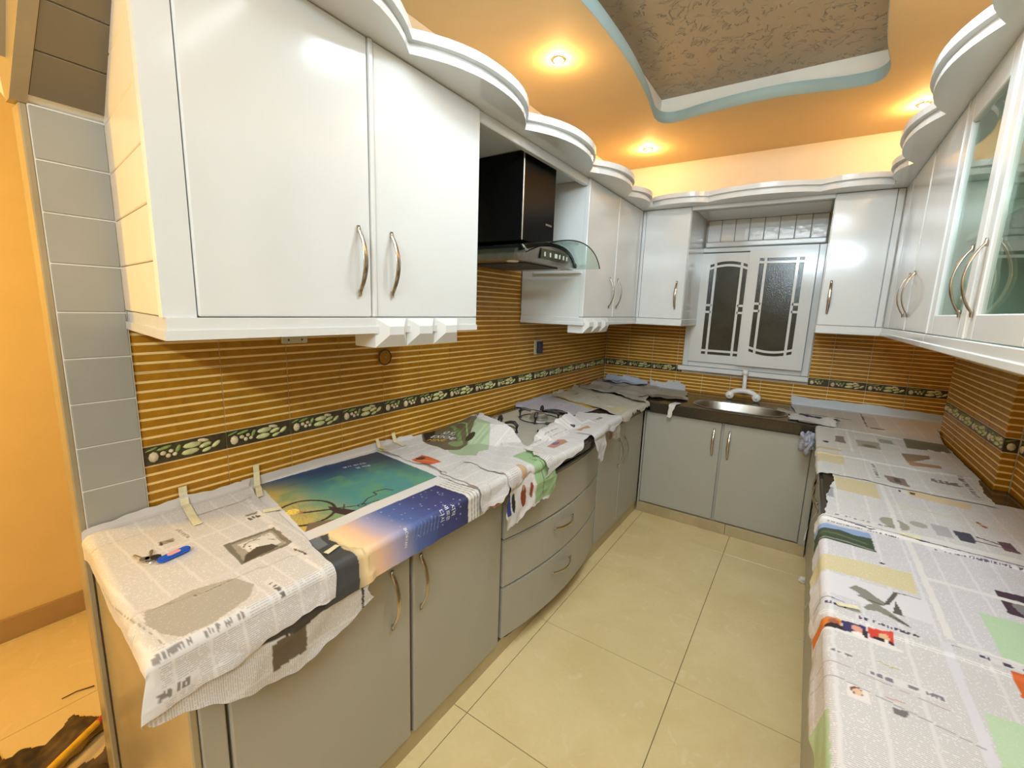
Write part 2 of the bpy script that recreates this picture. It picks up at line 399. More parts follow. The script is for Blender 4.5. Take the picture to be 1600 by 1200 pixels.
def border_mesh(wd, ht=0.057):
    key = round(wd, 3)
    if key in bt: return bt[key]
    bm = bmesh.new(); bx(bm, 0.0012, wd - 0.0012, 0, 0.004, 0.0012, ht - 0.0012, bev=0.0008)
    items = [(0.024, 0.024, 0.013, 0.016, 0, 0.007, 1), (0.048, 0.030, 0.008, 0.007, 0, 0.005, 1), (0.060, 0.020, 0.007, 0.007, 0, 0.005, 1), (0.068, 0.033, 0.007, 0.006, 0, 0.005, 1),
             (0.077, 0.021, 0.007, 0.006, 0.4, 0.005, 1), (0.052, 0.046, 0.020, 0.005, 0.2, 0.004, 3), (0.086, 0.036, 0.006, 0.013, -0.5, 0.005, 3),
             (0.118, 0.018, 0.025, 0.0095, 0.08, 0.008, 2), (0.124, 0.038, 0.026, 0.0095, 0.05, 0.008, 2), (0.155, 0.046, 0.017, 0.006, -0.2, 0.005, 1),
             (0.160, 0.030, 0.019, 0.0075, 0.25, 0.006, 2), (0.160, 0.028, 0.011, 0.003, 0.25, 0.009, 3), (0.163, 0.014, 0.015, 0.006, 0.3, 0.005, 2), (0.190, 0.026, 0.016, 0.007, 0.6, 0.006, 2), (0.020, 0.048, 0.017, 0.003, 0.3, 0.003, 3)]
    for it in items:
        if it[0] + it[2] < wd: lump(bm, wd - it[0], it[1], it[2], it[3], -it[4], *it[5:])
    me = bpy.data.meshes.new('border_tile'); bm.to_mesh(me); bm.free()
    for k in ('bd_dark', 'bd_garlic', 'bd_pale', 'bd_green'): me.materials.append(M[k])
    bt[key] = me; return me
def put(name, me, parent, org, axis):
    """axis = unit vector the tile's width runs along; the tile faces local +y"""
    o = link(name, me, parent, org)
    o.rotation_euler = (0, 0, {'y+': PI / 2, 'y-': -PI / 2, 'x+': 0, 'x-': PI}[axis])
    return o
def tile_band(parent, axis, fixed, u0, u1, joints, rows, border=None, skip=None):
    js = sorted(set([u0, u1] + [j for j in joints if u0 + 0.012 < j < u1 - 0.012]))
    for a, b in zip(js, js[1:]):
        for (z0, z1, kind) in rows:
            pieces = [(a, b)]
            if skip and z1 > skip[2] + 0.001 and b > skip[0] and a < skip[1]:
                pieces = [p for p in ((a, min(b, skip[0])), (max(a, skip[1]), b)) if p[1] - p[0] > 0.012]
            for (p, q) in pieces:
                wd = q - p
                me = border_mesh(wd) if kind == 'b' else rib_tile_mesh(wd, z1 - z0, max(1, round((z1 - z0) / 0.0274)))
                nm = 'border_tile' if kind == 'b' else 'wall_tile'
                if axis == 'L': put(nm, me, parent, (fixed, q, z0), 'y-')     # faces +x
                elif axis == 'B': put(nm, me, parent, (q, fixed, z0), 'x-')   # faces -y
                elif axis == 'R': put(nm, me, parent, (fixed, p, z0), 'y+')   # faces -x
                elif axis == 'S': put(nm, me, parent, (q, fixed, z0), 'x-')
R1 = (0.871, 1.035, 't'); RB = (1.035, 1.092, 'b'); R2 = (1.092, 1.311, 't'); R3 = (1.311, 1.53, 't'); R4 = (1.53, 1.749, 't')
JL = [0.876 + 0.218 * k for k in range(-2, 15)]
tile_band(wl, 'L', -0.006, 0.436, 1.42, JL, [R1, RB, R2, R3])
tile_band(wl, 'L', -0.006, 1.42, 2.42, JL, [R1, RB, R2, R3, R4])
tile_band(wl, 'L', -0.006, 2.42, L, JL, [R1, RB, R2, R3])
JB = [0.004 + 0.214 * k for k in range(12)]
tile_band(wb, 'B', L + 0.006, 0.0, XK, JB, [R1, RB, R2, R3], skip=(0.69, 1.59, 1.05))
tile_band(pier, 'R', XP + 0.006, YP, YQ, [YP + 0.19 + 0.218 * k for k in range(0, 6)], [R1, RB, R2, R3])
tile_band(pier, 'S', YP + 0.006, XP, XR, [], [R1, RB, R2, R3])
tile_band(wr, 'R', XR + 0.006, 0.4, YP, [YP - 0.218 * k for k in range(1, 12)], [R1, RB, R2, R3])

# grey boards on the wall end, boards of the sloped soffit
zs = [0.889 - 0.118 * k for k in range(0, 1)][:1] + [0.889 + 0.1182 * k for k in range(1, 10)]
bmb = bmesh.new(); bx(bmb, 0, 0.012, 0.001, 0.134, 0.0015, 0.1167, bev=0.002)
bme = bpy.data.meshes.new('grey_board'); bmb.to_mesh(bme); bmb.free(); bme.materials.append(M['grey_wall'])
tag(box('trim_3', (-0.0055, 0.0055, 0.297, 0.434, 0.77, 1.955), M['grout_w'], wl), kind=None)
for k in range(10): link('grey_board', bme, wl, (-0.004, 0.298, 0.771 + 0.1182 * k))
# sloped soffit above the opening (runs from the wall out under the cabinet end)
sof = tag(thing('soffit_panel', None, None), kind='structure'); sof['label'] = 'dark grey boarded slope under the lintel at the left end of the kitchen'
del sof['label']
sl = Vector((0.52, 0, 0.365)); ln = sl.length; ang = math.atan2(sl.z, sl.x)
bm = bmesh.new(); bx(bm, 0, ln, 0.296, 0.432, 0.0, 0.012)
o = fin(bm, 'soffit_backing', M['grout_w'], sof, loc=(0.0, 0, 1.957)); o.rotation_euler = (0, -ang, 0)
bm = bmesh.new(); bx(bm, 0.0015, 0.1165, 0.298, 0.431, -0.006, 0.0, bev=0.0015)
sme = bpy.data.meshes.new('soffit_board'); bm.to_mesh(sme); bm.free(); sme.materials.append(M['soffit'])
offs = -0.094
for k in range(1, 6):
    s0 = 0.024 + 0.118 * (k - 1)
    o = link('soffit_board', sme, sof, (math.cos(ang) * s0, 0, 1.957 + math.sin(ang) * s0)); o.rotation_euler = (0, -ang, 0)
# beige edge strip that follows the wall end down to the floor, up the slope
bm = bmesh.new(); bx(bm, -0.058, 0.006, 0.283, 0.298, 0.0, 1.953, bev=0.003)
tag(fin(bm, 'trim_4', M['trim']), kind='structure')
bm = bmesh.new()
prism(bm, [(-0.030, 1.953), (0.006, 1.953), (0.53, 2.318), (0.53, 2.56), (0.36, 2.56), (0.008, 2.157), (-0.043, 2.076), (-0.050, 2.02)], 0.270, 0.298, axis='y')
tag(fin(bm, 'trim_5', M['trim']), kind='structure')
bm = bmesh.new()
prism(bm, [(0.01, 2.05), (0.03, 2.03), (0.40, 2.46), (0.38, 2.48)], 0.262, 0.270, axis='y')
tag(fin(bm, 'trim_6', M['trim']), kind='structure')
bm = bmesh.new(); prism(bm, [(-0.105, 2.00), (-0.030, 1.958), (-0.040, 2.04)], 0.272, 0.290, axis='y'); tag(fin(bm, 'trim_7', M['white']), kind='structure')

# ------------------------------------------------------------------ handles
def handle_mesh(length=0.2, out=0.030, wdt=0.0075, thk=0.0032):
    bm = bmesh.new(); pts = []
    N = 16
    for i in range(N + 1):
        t = i / N; z = (t - 0.5) * length
        e = min(t, 1 - t)
        o = 0.004 + out * (math.sin(PI * min(1, max(0, (e - 0.06) / 0.44) * 0.5)) ** 0.8 if e > 0.06 else 0)
        pts.append((o, 0, z))
    tube(bm, pts, [wdt * (0.75 if i in (0, N) else (0.85 + 0.35 * math.sin(PI * i / N))) for i in range(N + 1)], seg=10, flat=thk, up=Vector((1, 0, 0)))
    for s in (-1, 1):
        bx(bm, 0.0, 0.008, -0.005, 0.005, s * (length / 2 - 0.012) - 0.008, s * (length / 2 - 0.012) + 0.008, bev=0.002)
    for f in bm.faces: f.smooth = True
    me = bpy.data.meshes.new('handle'); bm.to_mesh(me); bm.free(); me.materials.append(M['nickel']); return me
HM = handle_mesh()
def handle(parent, loc, rotz=0.0, flat=False):
    o = bpy.data.objects.new('handle', HM); COL.objects.link(o); o.parent = parent
    base = parent
    while base is not None and base.type != 'EMPTY': base = base.parent
    o.location = Vector(loc) if base is None else Vector(loc) - base.location - (parent.location if parent is not base else Vector((0, 0, 0)))
    o.rotation_euler = (PI / 2, 0, rotz) if flat else (0, 0, rotz)
    return o

# ------------------------------------------------------------------ upper cabinets
XU = 0.437
def slab(name, b, m, parent, bev=0.004):
    return box(name, b, m, parent, bev=bev, seg=2)
def rails(parent, x0, x1, y0, y1, side):
    """stepped light rail under a cabinet front"""
    bm = bmesh.new()
    if side == 'L':
        bx(bm, x0, x1, y0, y1, 1.455, 1.485, bev=0.003); bx(bm, x0, x1 + 0.006, y0 - 0.004, y1, ZU0, 1.458, bev=0.003)
    elif side == 'B':
        bx(bm, x0, x1, y0, y1, 1.455, 1.485, bev=0.003); bx(bm, x0, x1, y0 - 0.006, y1, ZU0, 1.458, bev=0.003)
    elif side == 'R':
        bx(bm, x0, x1, y0, y1, 1.455, 1.485, bev=0.003); bx(bm, x0 - 0.006, x1, y0, y1, ZU0, 1.458, bev=0.003)
    return fin(bm, 'light_rail', M['white'], parent)
def corbel(parent, y0, y1, nb, z0=1.392, x=0.452):
    for k in range(nb):
        a = y0 + (y1 - y0) * k / nb; b = y0 + (y1 - y0) * (k + 1) / nb; c = 0.035 * min(1, (b - a) / 0.13)
        bm = bmesh.new(); bx(bm, x - 0.11, x - 0.012, a + 0.0008, b - 0.0008, z0, 1.484)
        v0 = [bm.verts.new((x - 0.012, yy, zz)) for yy, zz in ((a + .0008, z0), (b - .0008, z0), (b - .0008, 1.484), (a + .0008, 1.484))]
        v1 = [bm.verts.new((x + 0.016, yy, zz)) for yy, zz in ((a + c, z0 + 0.040), (b - c, z0 + 0.040), (b - c, 1.458), (a + c, 1.458))]
        for i in range(4): bm.faces.new((v0[i], v0[(i + 1) % 4], v1[(i + 1) % 4], v1[i]))
        bm.faces.new(v1); bmesh.ops.recalc_face_normals(bm, faces=bm.faces)
        fin(bm, 'corbel_block', M['white'], parent)

# near-left cabinet
c = thing('wall_cabinet', 'large white wall cabinet at the near left end with two tall doors', 'cabinet', (0.2, 0.9, ZU0), 'white wall cabinets')
bm = bmesh.new(); prism(bm, [(0.01, 0.446), (0.416, 0.392), (0.416, 1.418), (0.01, 1.418)], 1.46, ZU1)
fin(bm, 'carcass', M['white'], c)
bm = bmesh.new(); prism(bm, [(0.414, 0.375), (0.434, 0.375), (0.434, 0.438), (0.414, 0.438)], 1.485, ZU1)
fin(bm, 'stile', M['white'], c)
# the end boards, on a slightly out-of-square end
eu = Vector((0.414, -0.054, 0)).normalized(); en = Vector((eu.y, -eu.x, 0)); el = 0.412
for k in range(7):
    z0 = 1.487 + 0.1155 * k; z1 = min(z0 + 0.1135, ZU1 - 0.002)
    if z1 - z0 < 0.02: continue
    bm = bmesh.new(); bx(bm, 0, el, -0.012, 0, z0, z1, bev=0.002)
    o = fin(bm, 'end_board', M['warm_white'], c, loc=Vector((0.004, 0.444, 0)) - c.location); o.rotation_euler = (0, 0, math.atan2(eu.y, eu.x))
slab('door', (0.417, XU, 0.441, 0.906, 1.487, ZU1 - 0.002), M['white'], c); handle(c.children[-1], (XU, 0.862, 1.648))
slab('door', (0.417, XU, 0.926, 1.420, 1.487, ZU1 - 0.002), M['white'], c); handle(c.children[-1], (XU, 0.984, 1.648))
slab('stile', (0.412, 0.443, 0.909, 0.923, 1.487, ZU1 - 0.002), M['white'], c, 0.003)
bm = bmesh.new()
for (zz0, zz1, ex) in ((1.455, 1.485, 0.0), (ZU0, 1.458, 0.006)):
    prism(bm, [(0.01, 0.434 - ex), (0.442 + ex, 0.378 - ex), (0.442 + ex, 1.41), (0.01, 1.41)], zz0, zz1)
fin(bm, 'light_rail', M['white'], c)
corbel(c, 0.914, 1.30, 3)

# hood bay + second left cabinet
c = thing('wall_cabinet', 'white wall cabinet just right of the range hood, with two narrow doors meeting the corner', 'cabinet', (0.2, 2.9, ZU0), 'white wall cabinets')
box('carcass', (0.01, 0.416, 2.412, 3.36, 1.46, ZU1), M['white'], c)
slab('door', (0.417, XU, 2.430, 2.878, 1.487, ZU1 - 0.002), M['white'], c); handle(c.children[-1], (XU, 2.80, 1.645))
slab('door', (0.417, XU, 2.896, 3.325, 1.487, ZU1 - 0.002), M['white'], c); handle(c.children[-1], (XU, 2.935, 1.645))
slab('stile', (0.412, 0.441, 2.411, 2.428, 1.487, ZU1 - 0.002), M['white'], c, 0.003)
slab('stile', (0.412, 0.440, 2.880, 2.894, 1.487, ZU1 - 0.002), M['white'], c, 0.003)
slab('stile', (0.412, 0.437, 3.328, 3.356, 1.487, ZU1 - 0.002), M['white'], c, 0.003)
rails(c, 0.01, 0.442, 2.405, 3.36, 'L')
corbel(c, 2.42, 2.79, 3)
slab('end_strip', (0.10, 0.42, 2.399, 2.411, 1.736, 1.752), M['white'], c, 0.002)  # thin white strip along the cabinet side at hood level
# bridge panel over the hood
c = thing('hood_bay_panel', 'dark-shaded panel closing the niche above the black range hood', 'panel', (0.2, 1.9, 2.24))
box('top_board', (0.012, 0.40, 1.423, 2.408, 2.245, ZU1), M['white'], c)
box('front_batten', (0.40, 0.428, 1.423, 2.408, 2.215, ZU1), M['white'], c, bev=0.003)

# back-wall cabinets
YF = 3.358
c = thing('wall_cabinet', 'single-door white wall cabinet left of the window in the far left corner', 'cabinet', (0.6, 3.6, ZU0), 'white wall cabinets')
box('carcass', (0.421, 0.777, YF + 0.02, L - 0.01, 1.46, ZU1), M['white'], c)
slab('door', (0.462, 0.775, YF, YF + 0.019, 1.487, ZU1 - 0.002), M['white'], c); handle(c.children[-1], (0.722, YF, 1.655), -PI / 2)
slab('stile', (0.438, 0.459, YF + 0.004, YF + 0.022, 1.487, ZU1 - 0.002), M['white'], c, 0.003)
rails(c, 0.445, 0.780, YF - 0.004, L - 0.01, 'B')
c = thing('wall_cabinet', 'single-door white wall cabinet right of the window', 'cabinet', (1.75, 3.6, ZU0), 'white wall cabinets')
box('carcass', (1.584, 1.925, YF + 0.02, L - 0.01, 1.46, ZU1), M['white'], c)
slab('door', (1.586, 1.868, YF, YF + 0.019, 1.487, ZU1 - 0.002), M['white'], c); handle(c.children[-1], (1.628, YF, 1.655), -PI / 2)
slab('stile', (1.871, 1.902, YF + 0.004, YF + 0.022, 1.487, ZU1 - 0.002), M['white'], c, 0.003)
rails(c, 1.582, 1.905, YF - 0.004, L - 0.01, 'B')
# boarded panel over the window
pb = thing('boarded_panel', 'glossy white vertical boarding above the window between the wall cabinets', 'panel', (1.15, L, 2.1))
box('backing', (0.790, 1.574, L - 0.018, L - 0.002, 2.085, 2.25), M['dark_gap'], pb)
bm = bmesh.new(); bx(bm, 0.0012, 0.0968, -0.012, 0, 0, 0.163, bev=0.003)
bbm = bmesh.new(); bx(bbm, 0.0010, 0.0966, -0.014, 0, 0, 0.163, bev=0.004); me = bpy.data.meshes.new('board'); bbm.to_mesh(me); bbm.free(); bm.free(); me.materials.append(M['white_rough'])
for k in range(8): link('board', me, pb, Vector((0.791 + 0.0978 * k, L - 0.018 - 0.0008 * (k % 2), 2.086)) - pb.location)
box('bottom_rail', (0.790, 1.574, L - 0.060, L - 0.002, 2.046, 2.084), M['white'], pb, bev=0.006)
box('top_rail', (0.790, 1.574, L - 0.40, L - 0.002, 2.250, 2.262), M['white'], pb)
box('front_rail', (0.777, 1.586, YF + 0.0, YF + 0.022, 2.232, 2.262), M['white'], pb, bev=0.003)

# right cabinets
XRF = 1.906
c = thing('wall_cabinet', 'white right-wall cabinet with two solid doors near the far right corner', 'cabinet', (2.1, 2.7, ZU0), 'white wall cabinets')
box('carcass', (XRF + 0.02, XP - 0.01, 2.175, 3.35, 1.46, ZU1), M['white'], c)
slab('door', (XRF, XRF + 0.019, 2.177, 2.650, 1.487, ZU1 - 0.002), M['white'], c); handle(c.children[-1], (XRF, 2.612, 1.645), PI)
slab('door', (XRF, XRF + 0.019, 2.662, 3.150, 1.487, ZU1 - 0.002), M['white'], c); handle(c.children[-1], (XRF, 2.735, 1.645), PI)
slab('stile', (XRF - 0.003, XRF + 0.019, 2.652, 2.660, 1.487, ZU1 - 0.002), M['white'], c, 0.002)
slab('stile', (XRF - 0.001, XRF + 0.019, 3.153, 3.356, 1.487, ZU1 - 0.002), M['white'], c, 0.003)
rails(c, XRF - 0.005, XP - 0.01, 2.172, 3.36, 'R')
def glass_door(parent, y0, y1, hy):
    f = 0.062; z0, z1 = 1.487, ZU1 - 0.002
    bm = bmesh.new()
    bx(bm, XRF, XRF + 0.019, y0, y0 + f, z0, z1, bev=0.003); bx(bm, XRF, XRF + 0.019, y1 - f, y1, z0, z1, bev=0.003)
    bx(bm, XRF, XRF + 0.019, y0 + f - 0.001, y1 - f + 0.001, z0, z0 + 0.066, bev=0.003); bx(bm, XRF, XRF + 0.019, y0 + f - 0.001, y1 - f + 0.001, z1 - 0.09, z1, bev=0.003)
    d = fin(bm, 'door', M['white'], parent)
    bm = bmesh.new(); bx(bm, XRF + 0.009, XRF + 0.013, y0 + f - 0.004, y1 - f + 0.004, z0 + 0.062, z1 - 0.086)
    me = bpy.data.meshes.new('glass_pane'); bm.to_mesh(me); bm.free(); me.materials.append(M['glass'])
    link('glass_pane', me, d)
    handle(d, (XRF, hy, 1.645), PI)
c = thing('wall_cabinet', 'white wall cabinet on the right wall with glass-paned doors', 'cabinet', (2.1, 1.6, ZU0), 'white wall cabinets')
bm = bmesh.new(); Y0 = 0.72
bx(bm, XRF + 0.02, XR - 0.01, Y0, Y0 + 0.016, 1.46, ZU1); bx(bm, XRF + 0.02, XR - 0.01, 2.155, 2.173, 1.46, ZU1)
bx(bm, XRF + 0.02, XR - 0.01, Y0 + 0.016, 2.155, 1.46, 1.476); bx(bm, XRF + 0.02, XR - 0.01, Y0 + 0.016, 2.155, ZU1 - 0.016, ZU1); bx(bm, XR - 0.022, XR - 0.01, Y0 + 0.016, 2.155, 1.476, ZU1 - 0.016)
fin(bm, 'carcass', M['shelf'], c)
box('shelf', (XRF + 0.05, XR - 0.023, Y0 + 0.017, 2.154, 1.80, 1.818), M['white'], c)
box('shelf', (XRF + 0.05, XR - 0.023, Y0 + 0.017, 2.154, 2.03, 2.046), M['white'], c)
glass_door(c, 1.708, 2.165, 1.775); glass_door(c, 1.228, 1.694, 1.655); glass_door(c, 0.742, 1.214, 1.17)
slab('stile', (XRF - 0.004, XRF + 0.019, 2.167, 2.175, 1.487, ZU1 - 0.002), M['white'], c, 0.002)
slab('stile', (XRF - 0.004, XRF + 0.019, 1.696, 1.706, 1.487, ZU1 - 0.002), M['white'], c, 0.002)
slab('stile', (XRF - 0.004, XRF + 0.019, 1.216, 1.226, 1.487, ZU1 - 0.002), M['white'], c, 0.002)
rails(c, XRF - 0.005, XR - 0.01, Y0, 2.172, 'R')

# ------------------------------------------------------------------ scalloped cornice, one continuous piece per wall
def scallop(cusps, base, bulge, n=14):
    pts = []
    for a, b in zip(cusps, cusps[1:]):
        full = min(1.0, (b - a) / 0.5)
        for i in range(n):
            t = i / n; k = (1 - abs(2 * t - 1) ** 2.3) * full
            pts.append((a + (b - a) * t, base + bulge * k))
    pts.append((cusps[-1], base)); return pts
def cornice(cusps, side, base, bulge, back, label):
    th = thing('cornice', label, 'cornice', (0, 0, 0)); pr = scallop(cusps, base, bulge)
    lay = [(ZU1, ZU1 + 0.019, 0.0), (ZU1 + 0.019, ZU1 + 0.036, -0.010), (ZU1 + 0.036, ZU1 + 0.064, 0.012)]
    names = ['lower_bead', 'cove', 'upper_bead']
    for (z0, z1, off), nm in zip(lay, names):
        bm = bmesh.new(); out = []
        for u, d in pr:
            d += off
            out.append({'L': (d, u), 'R': (XRF * 2 - d if False else 2 * 0 + d, u), 'B': (u, d)}[side] if side != 'R' else (d - 2 * off, u))
        if side == 'B': out = [(u, d - 2 * off) for u, d in out]
        if side == 'B': poly = out + [(pr[-1][0], back), (pr[0][0], back)]
        else: poly = out + [(back, pr[-1][0]), (back, pr[0][0])]
        a = [bm.verts.new((x, y, z0)) for x, y in poly]; b = [bm.verts.new((x, y, z1)) for x, y in poly]
        N = len(poly)
        for i in range(N): bm.faces.new((a[i], a[(i + 1) % N], b[(i + 1) % N], b[i]))
        for vs in (a, b):
            es = [bm.edges.get((vs[i], vs[(i + 1) % N])) for i in range(N)]
            bmesh.ops.triangle_fill(bm, use_beauty=True, edges=es)
        bmesh.ops.recalc_face_normals(bm, faces=bm.faces)
        fin(bm, nm, M['white'], th)
    return th
cornice([0.376, 1.030, 1.670, 2.318, 2.885, 3.262], 'L', 0.476, 0.108, 0.02, 'white scalloped cornice along the top of the left wall cabinets')
cl = [o for o in COL.objects if o.name == 'cornice'][0]
box('corner_block', (0.02, 0.529, 3.263, L - 0.03, ZU1, ZU1 + 0.060), M['white'], cl)
cornice([0.60, 1.10, 1.685, 2.270, 2.880, 3.232], 'R', 1.862, -0.074, XP - 0.01, 'white scalloped cornice along the top of the right wall cabinets')
cl = [o for o in COL.objects if o.name == 'cornice.001'][0]
box('corner_block', (1.841, XP - 0.01, 3.233, YQ - 0.005, ZU1, ZU1 + 0.060), M['white'], cl)
cornice([0.53, 0.893, 1.504, 1.84], 'B', 3.268, -0.075, L - 0.02, 'white scalloped cornice over the window and far wall cabinets')

# ------------------------------------------------------------------ window
wi = tag(thing('window_1', None, None, (1.13, L, 1.1)), kind='structure')
bm = bmesh.new()
for b in ((0.695, 0.740, 1.10, 2.045), (1.540, 1.585, 1.10, 2.045), (0.740, 1.540, 1.10, 1.142), (0.740, 1.540, 2.010, 2.045)):
    bx(bm, b[0], b[1], L - 0.030, L + 0.03, b[2], b[3], bev=0.004)
fin(bm, 'window_frame', M['white'], wi)
box('window_sill', (0.665, 1.590, L - 0.055, L, 1.060, 1.098), M['white_rough'], wi, bev=0.005)
def sash(x0, x1, z0, z1, gx0, gx1, gz0, gz1, yf, arch_top):
    s = thing_part = bpy.data.objects.new('casement', None); COL.objects.link(s); s.parent = wi; s.location = (0, 0, 0); s.empty_display_size = 0.05
    off = -wi.location
    mw = 0.017; dep = 0.022
    xi0, xi1 = gx0 + 0.040, gx1 - 0.040
    zi0, zi1 = gz0 + 0.030, gz1 - 0.030
    ar = 0.026
    def arc(x, base, s_):   # arched inner line
        t = (x - gx0) / (gx1 - gx0); return base + s_ * ar * (1 - (2 * t - 1) ** 2)
    NS = 10
    bm = bmesh.new()
    # stiles and rails around the opening; arched side made of a strip
    bx(bm, x0, gx0, yf, yf + dep, z0, z1); bx(bm, gx1, x1, yf, yf + dep, z0, z1)
    for k in range(NS):
        xa = gx0 + (gx1 - gx0) * k / NS; xb = gx0 + (gx1 - gx0) * (k + 1) / NS
        if arch_top:
            prism(bm, [(xa, arc(xa, gz1 - ar, 1)), (xb, arc(xb, gz1 - ar, 1)), (xb, z1), (xa, z1)], yf, yf + dep, axis='y')
            prism(bm, [(xa, arc(xa, zi1 - ar, 1) - mw / 2), (xb, arc(xb, zi1 - ar, 1) - mw / 2), (xb, arc(xb, zi1 - ar, 1) + mw / 2), (xa, arc(xa, zi1 - ar, 1) + mw / 2)], yf, yf + dep, axis='y')
        else:
            prism(bm, [(xa, z0), (xb, z0), (xb, arc(xb, gz0 + ar, -1)), (xa, arc(xa, gz0 + ar, -1))], yf, yf + dep, axis='y')
            prism(bm, [(xa, arc(xa, zi0 + ar, -1) - mw / 2), (xb, arc(xb, zi0 + ar, -1) - mw / 2), (xb, arc(xb, zi0 + ar, -1) + mw / 2), (xa, arc(xa, zi0 + ar, -1) + mw / 2)], yf, yf + dep, axis='y')
    if arch_top: bx(bm, gx0, gx1, yf, yf + dep, z0, gz0); bx(bm, gx0, gx1, yf, yf + dep, zi0 - mw / 2, zi0 + mw / 2)
    else: bx(bm, gx0, gx1, yf, yf + dep, gz1, z1); bx(bm, gx0, gx1, yf, yf + dep, zi1 - mw / 2, zi1 + mw / 2)
    fr = fin(bm, 'sash_frame', M['white'], None); fr.parent = s; fr.location = off
    bm = bmesh.new()
    for xx in (xi0, xi1): bx(bm, xx - mw / 2, xx + mw / 2, yf + 0.001, yf + dep, gz0, gz1)
    zm = (gz0 + gz1) / 2
    for zz in (zm - 0.027, zm + 0.027):
        bx(bm, gx0, xi0, yf + 0.001, yf + dep, zz - mw / 2, zz + mw / 2); bx(bm, xi1, gx1, yf + 0.001, yf + dep, zz - mw / 2, zz + mw / 2)
    mu = fin(bm, 'muntin', M['white'], None); mu.parent = s; mu.location = off
    cuts = [gz0, zi0, zm - 0.027, zm + 0.027, zi1, gz1]
    panes = [(xi0, xi1, zi0, zi1), (xi0, xi1, gz0, zi0), (xi0, xi1, zi1, gz1)]
    for a, b in zip(cuts, cuts[1:]): panes += [(gx0, xi0, a, b), (xi1, gx1, a, b)]
    for (a, b, c_, d) in panes:
        bm = bmesh.new(); bx(bm, a + 0.001, b - 0.001, yf + 0.010, yf + 0.014, c_ + 0.001, d - 0.001)
        q = fin(bm, 'pane', M['darkglass'], None); q.parent = s; q.location = off
sash(0.741, 1.124, 1.143, 2.000, 0.838, 1.112 - 0.008, 1.208, 1.938, L - 0.052, True)
sash(1.112, 1.539, 1.143, 2.008, 1.182, 1.464, 1.232, 1.952, L - 0.076, False)

# ------------------------------------------------------------------ base cabinets
def bulge(y):
    return 0.058 * max(0.0, 1 - ((y - 1.9175) / 0.4925) ** 2)
XB = 0.60
c = thing('base_cabinet', 'grey two-door base cabinet at the near left end under the wrapped counter', 'cabinet', (0.3, 0.9, 0), 'grey base cabinets')
box('carcass', (0.012, 0.575, 0.315, 1.412, 0.08, 0.835), M['grey'], c)
box('end_panel', (0.012, 0.594, 0.298, 0.314, 0.0, 0.835), M['trim'], c, bev=0.003)
slab('stile', (0.576, XB - 0.002, 0.315, 0.364, 0.08, 0.825), M['grey'], c, 0.003)
slab('door', (0.578, XB, 0.371, 0.903, 0.08, 0.795), M['grey'], c, 0.005); handle(c.children[-1], (XB, 0.828, 0.637))
slab('door', (0.578, XB, 0.918, 1.410, 0.08, 0.795), M['grey'], c, 0.005); handle(c.children[-1], (XB, 0.948, 0.637))
box('gap_shadow_strip', (0.5755, 0.584, 0.903, 0.918, 0.08, 0.8), M['carcass'], c)
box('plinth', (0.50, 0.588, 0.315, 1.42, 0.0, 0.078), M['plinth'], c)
c = thing('drawer_unit', 'grey bow-fronted unit of three drawers below the hob', 'drawers', (0.3, 1.9, 0))
box('carcass', (0.012, 0.575, 1.418, 2.417, 0.08, 0.835), M['carcass'], c)
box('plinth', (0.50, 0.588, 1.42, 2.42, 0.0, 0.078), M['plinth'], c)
for (z0, z1) in ((0.100, 0.338), (0.348, 0.560), (0.570, 0.775)):
    bm = bmesh.new(); NN = 20; f = []; bk = []
    for i in range(NN + 1):
        y = 1.428 + (2.407 - 1.428) * i / NN; f.append((XB + bulge(y), y)); bk.append((XB + bulge(y) - 0.022, y))
    prism(bm, f + bk[::-1], z0, z1)
    bmesh.ops.bevel(bm, geom=[e for e in bm.edges if abs(e.verts[0].co.z - z1) < 1e-5 and abs(e.verts[1].co.z - z1) < 1e-5 and e.verts[0].co.x > XB + bulge(e.verts[0].co.y) - 0.001 and e.verts[1].co.x > XB + bulge(e.verts[1].co.y) - 0.001], offset=0.006, segments=2, affect='EDGES')
    d = fin(bm, 'drawer_front', M['grey'], c)
    if z0 < 0.56:
        o = handle(d, (XB + bulge(1.9), 1.87, (z0 + z1) / 2 + 0.035), 0)
        o.rotation_euler = (PI / 2, 0, 0); o.rotation_euler = Matrix(((1, 0, 0), (0, 0, 1), (0, -1, 0))).to_euler()
bm = bmesh.new()
prism(bm, [(0.576, 1.43), (0.60, 1.47), (0.64, 1.75), (0.645, 1.92), (0.64, 2.1), (0.60, 2.37), (0.576, 2.40)], 0.082, 0.10); fin(bm, 'base_board', M['dark_gap'], c)
c = thing('base_cabinet', 'grey two-door base cabinet between the drawers and the sink corner', 'cabinet', (0.3, 2.85, 0), 'grey base cabinets')
box('carcass', (0.012, 0.575, 2.423, 3.262, 0.08, 0.835), M['grey'], c)
slab('door', (0.578, XB, 2.428, 2.800, 0.085, 0.80), M['grey'], c, 0.004); handle(c.children[-1], (XB, 2.755, 0.60))
slab('door', (0.578, XB, 2.810, 3.190, 0.085, 0.80), M['grey'], c, 0.004); handle(c.children[-1], (XB, 2.852, 0.60))
slab('stile', (0.576, XB - 0.003, 3.193, 3.25, 0.08, 0.80), M['grey'], c, 0.003)
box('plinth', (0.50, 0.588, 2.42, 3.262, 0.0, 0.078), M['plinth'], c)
YS = 3.255
c = thing('base_cabinet', 'grey two-door sink cabinet under the window', 'cabinet', (1.15, 3.5, 0), 'grey base cabinets')
bm = bmesh.new()
bx(bm, 0.60, 1.70, YS + 0.022, L - 0.02, 0.08, 0.60); bx(bm, 0.60, 1.70, YS + 0.022, YS + 0.035, 0.60, 0.803)
fin(bm, 'carcass', M['grey'], c)
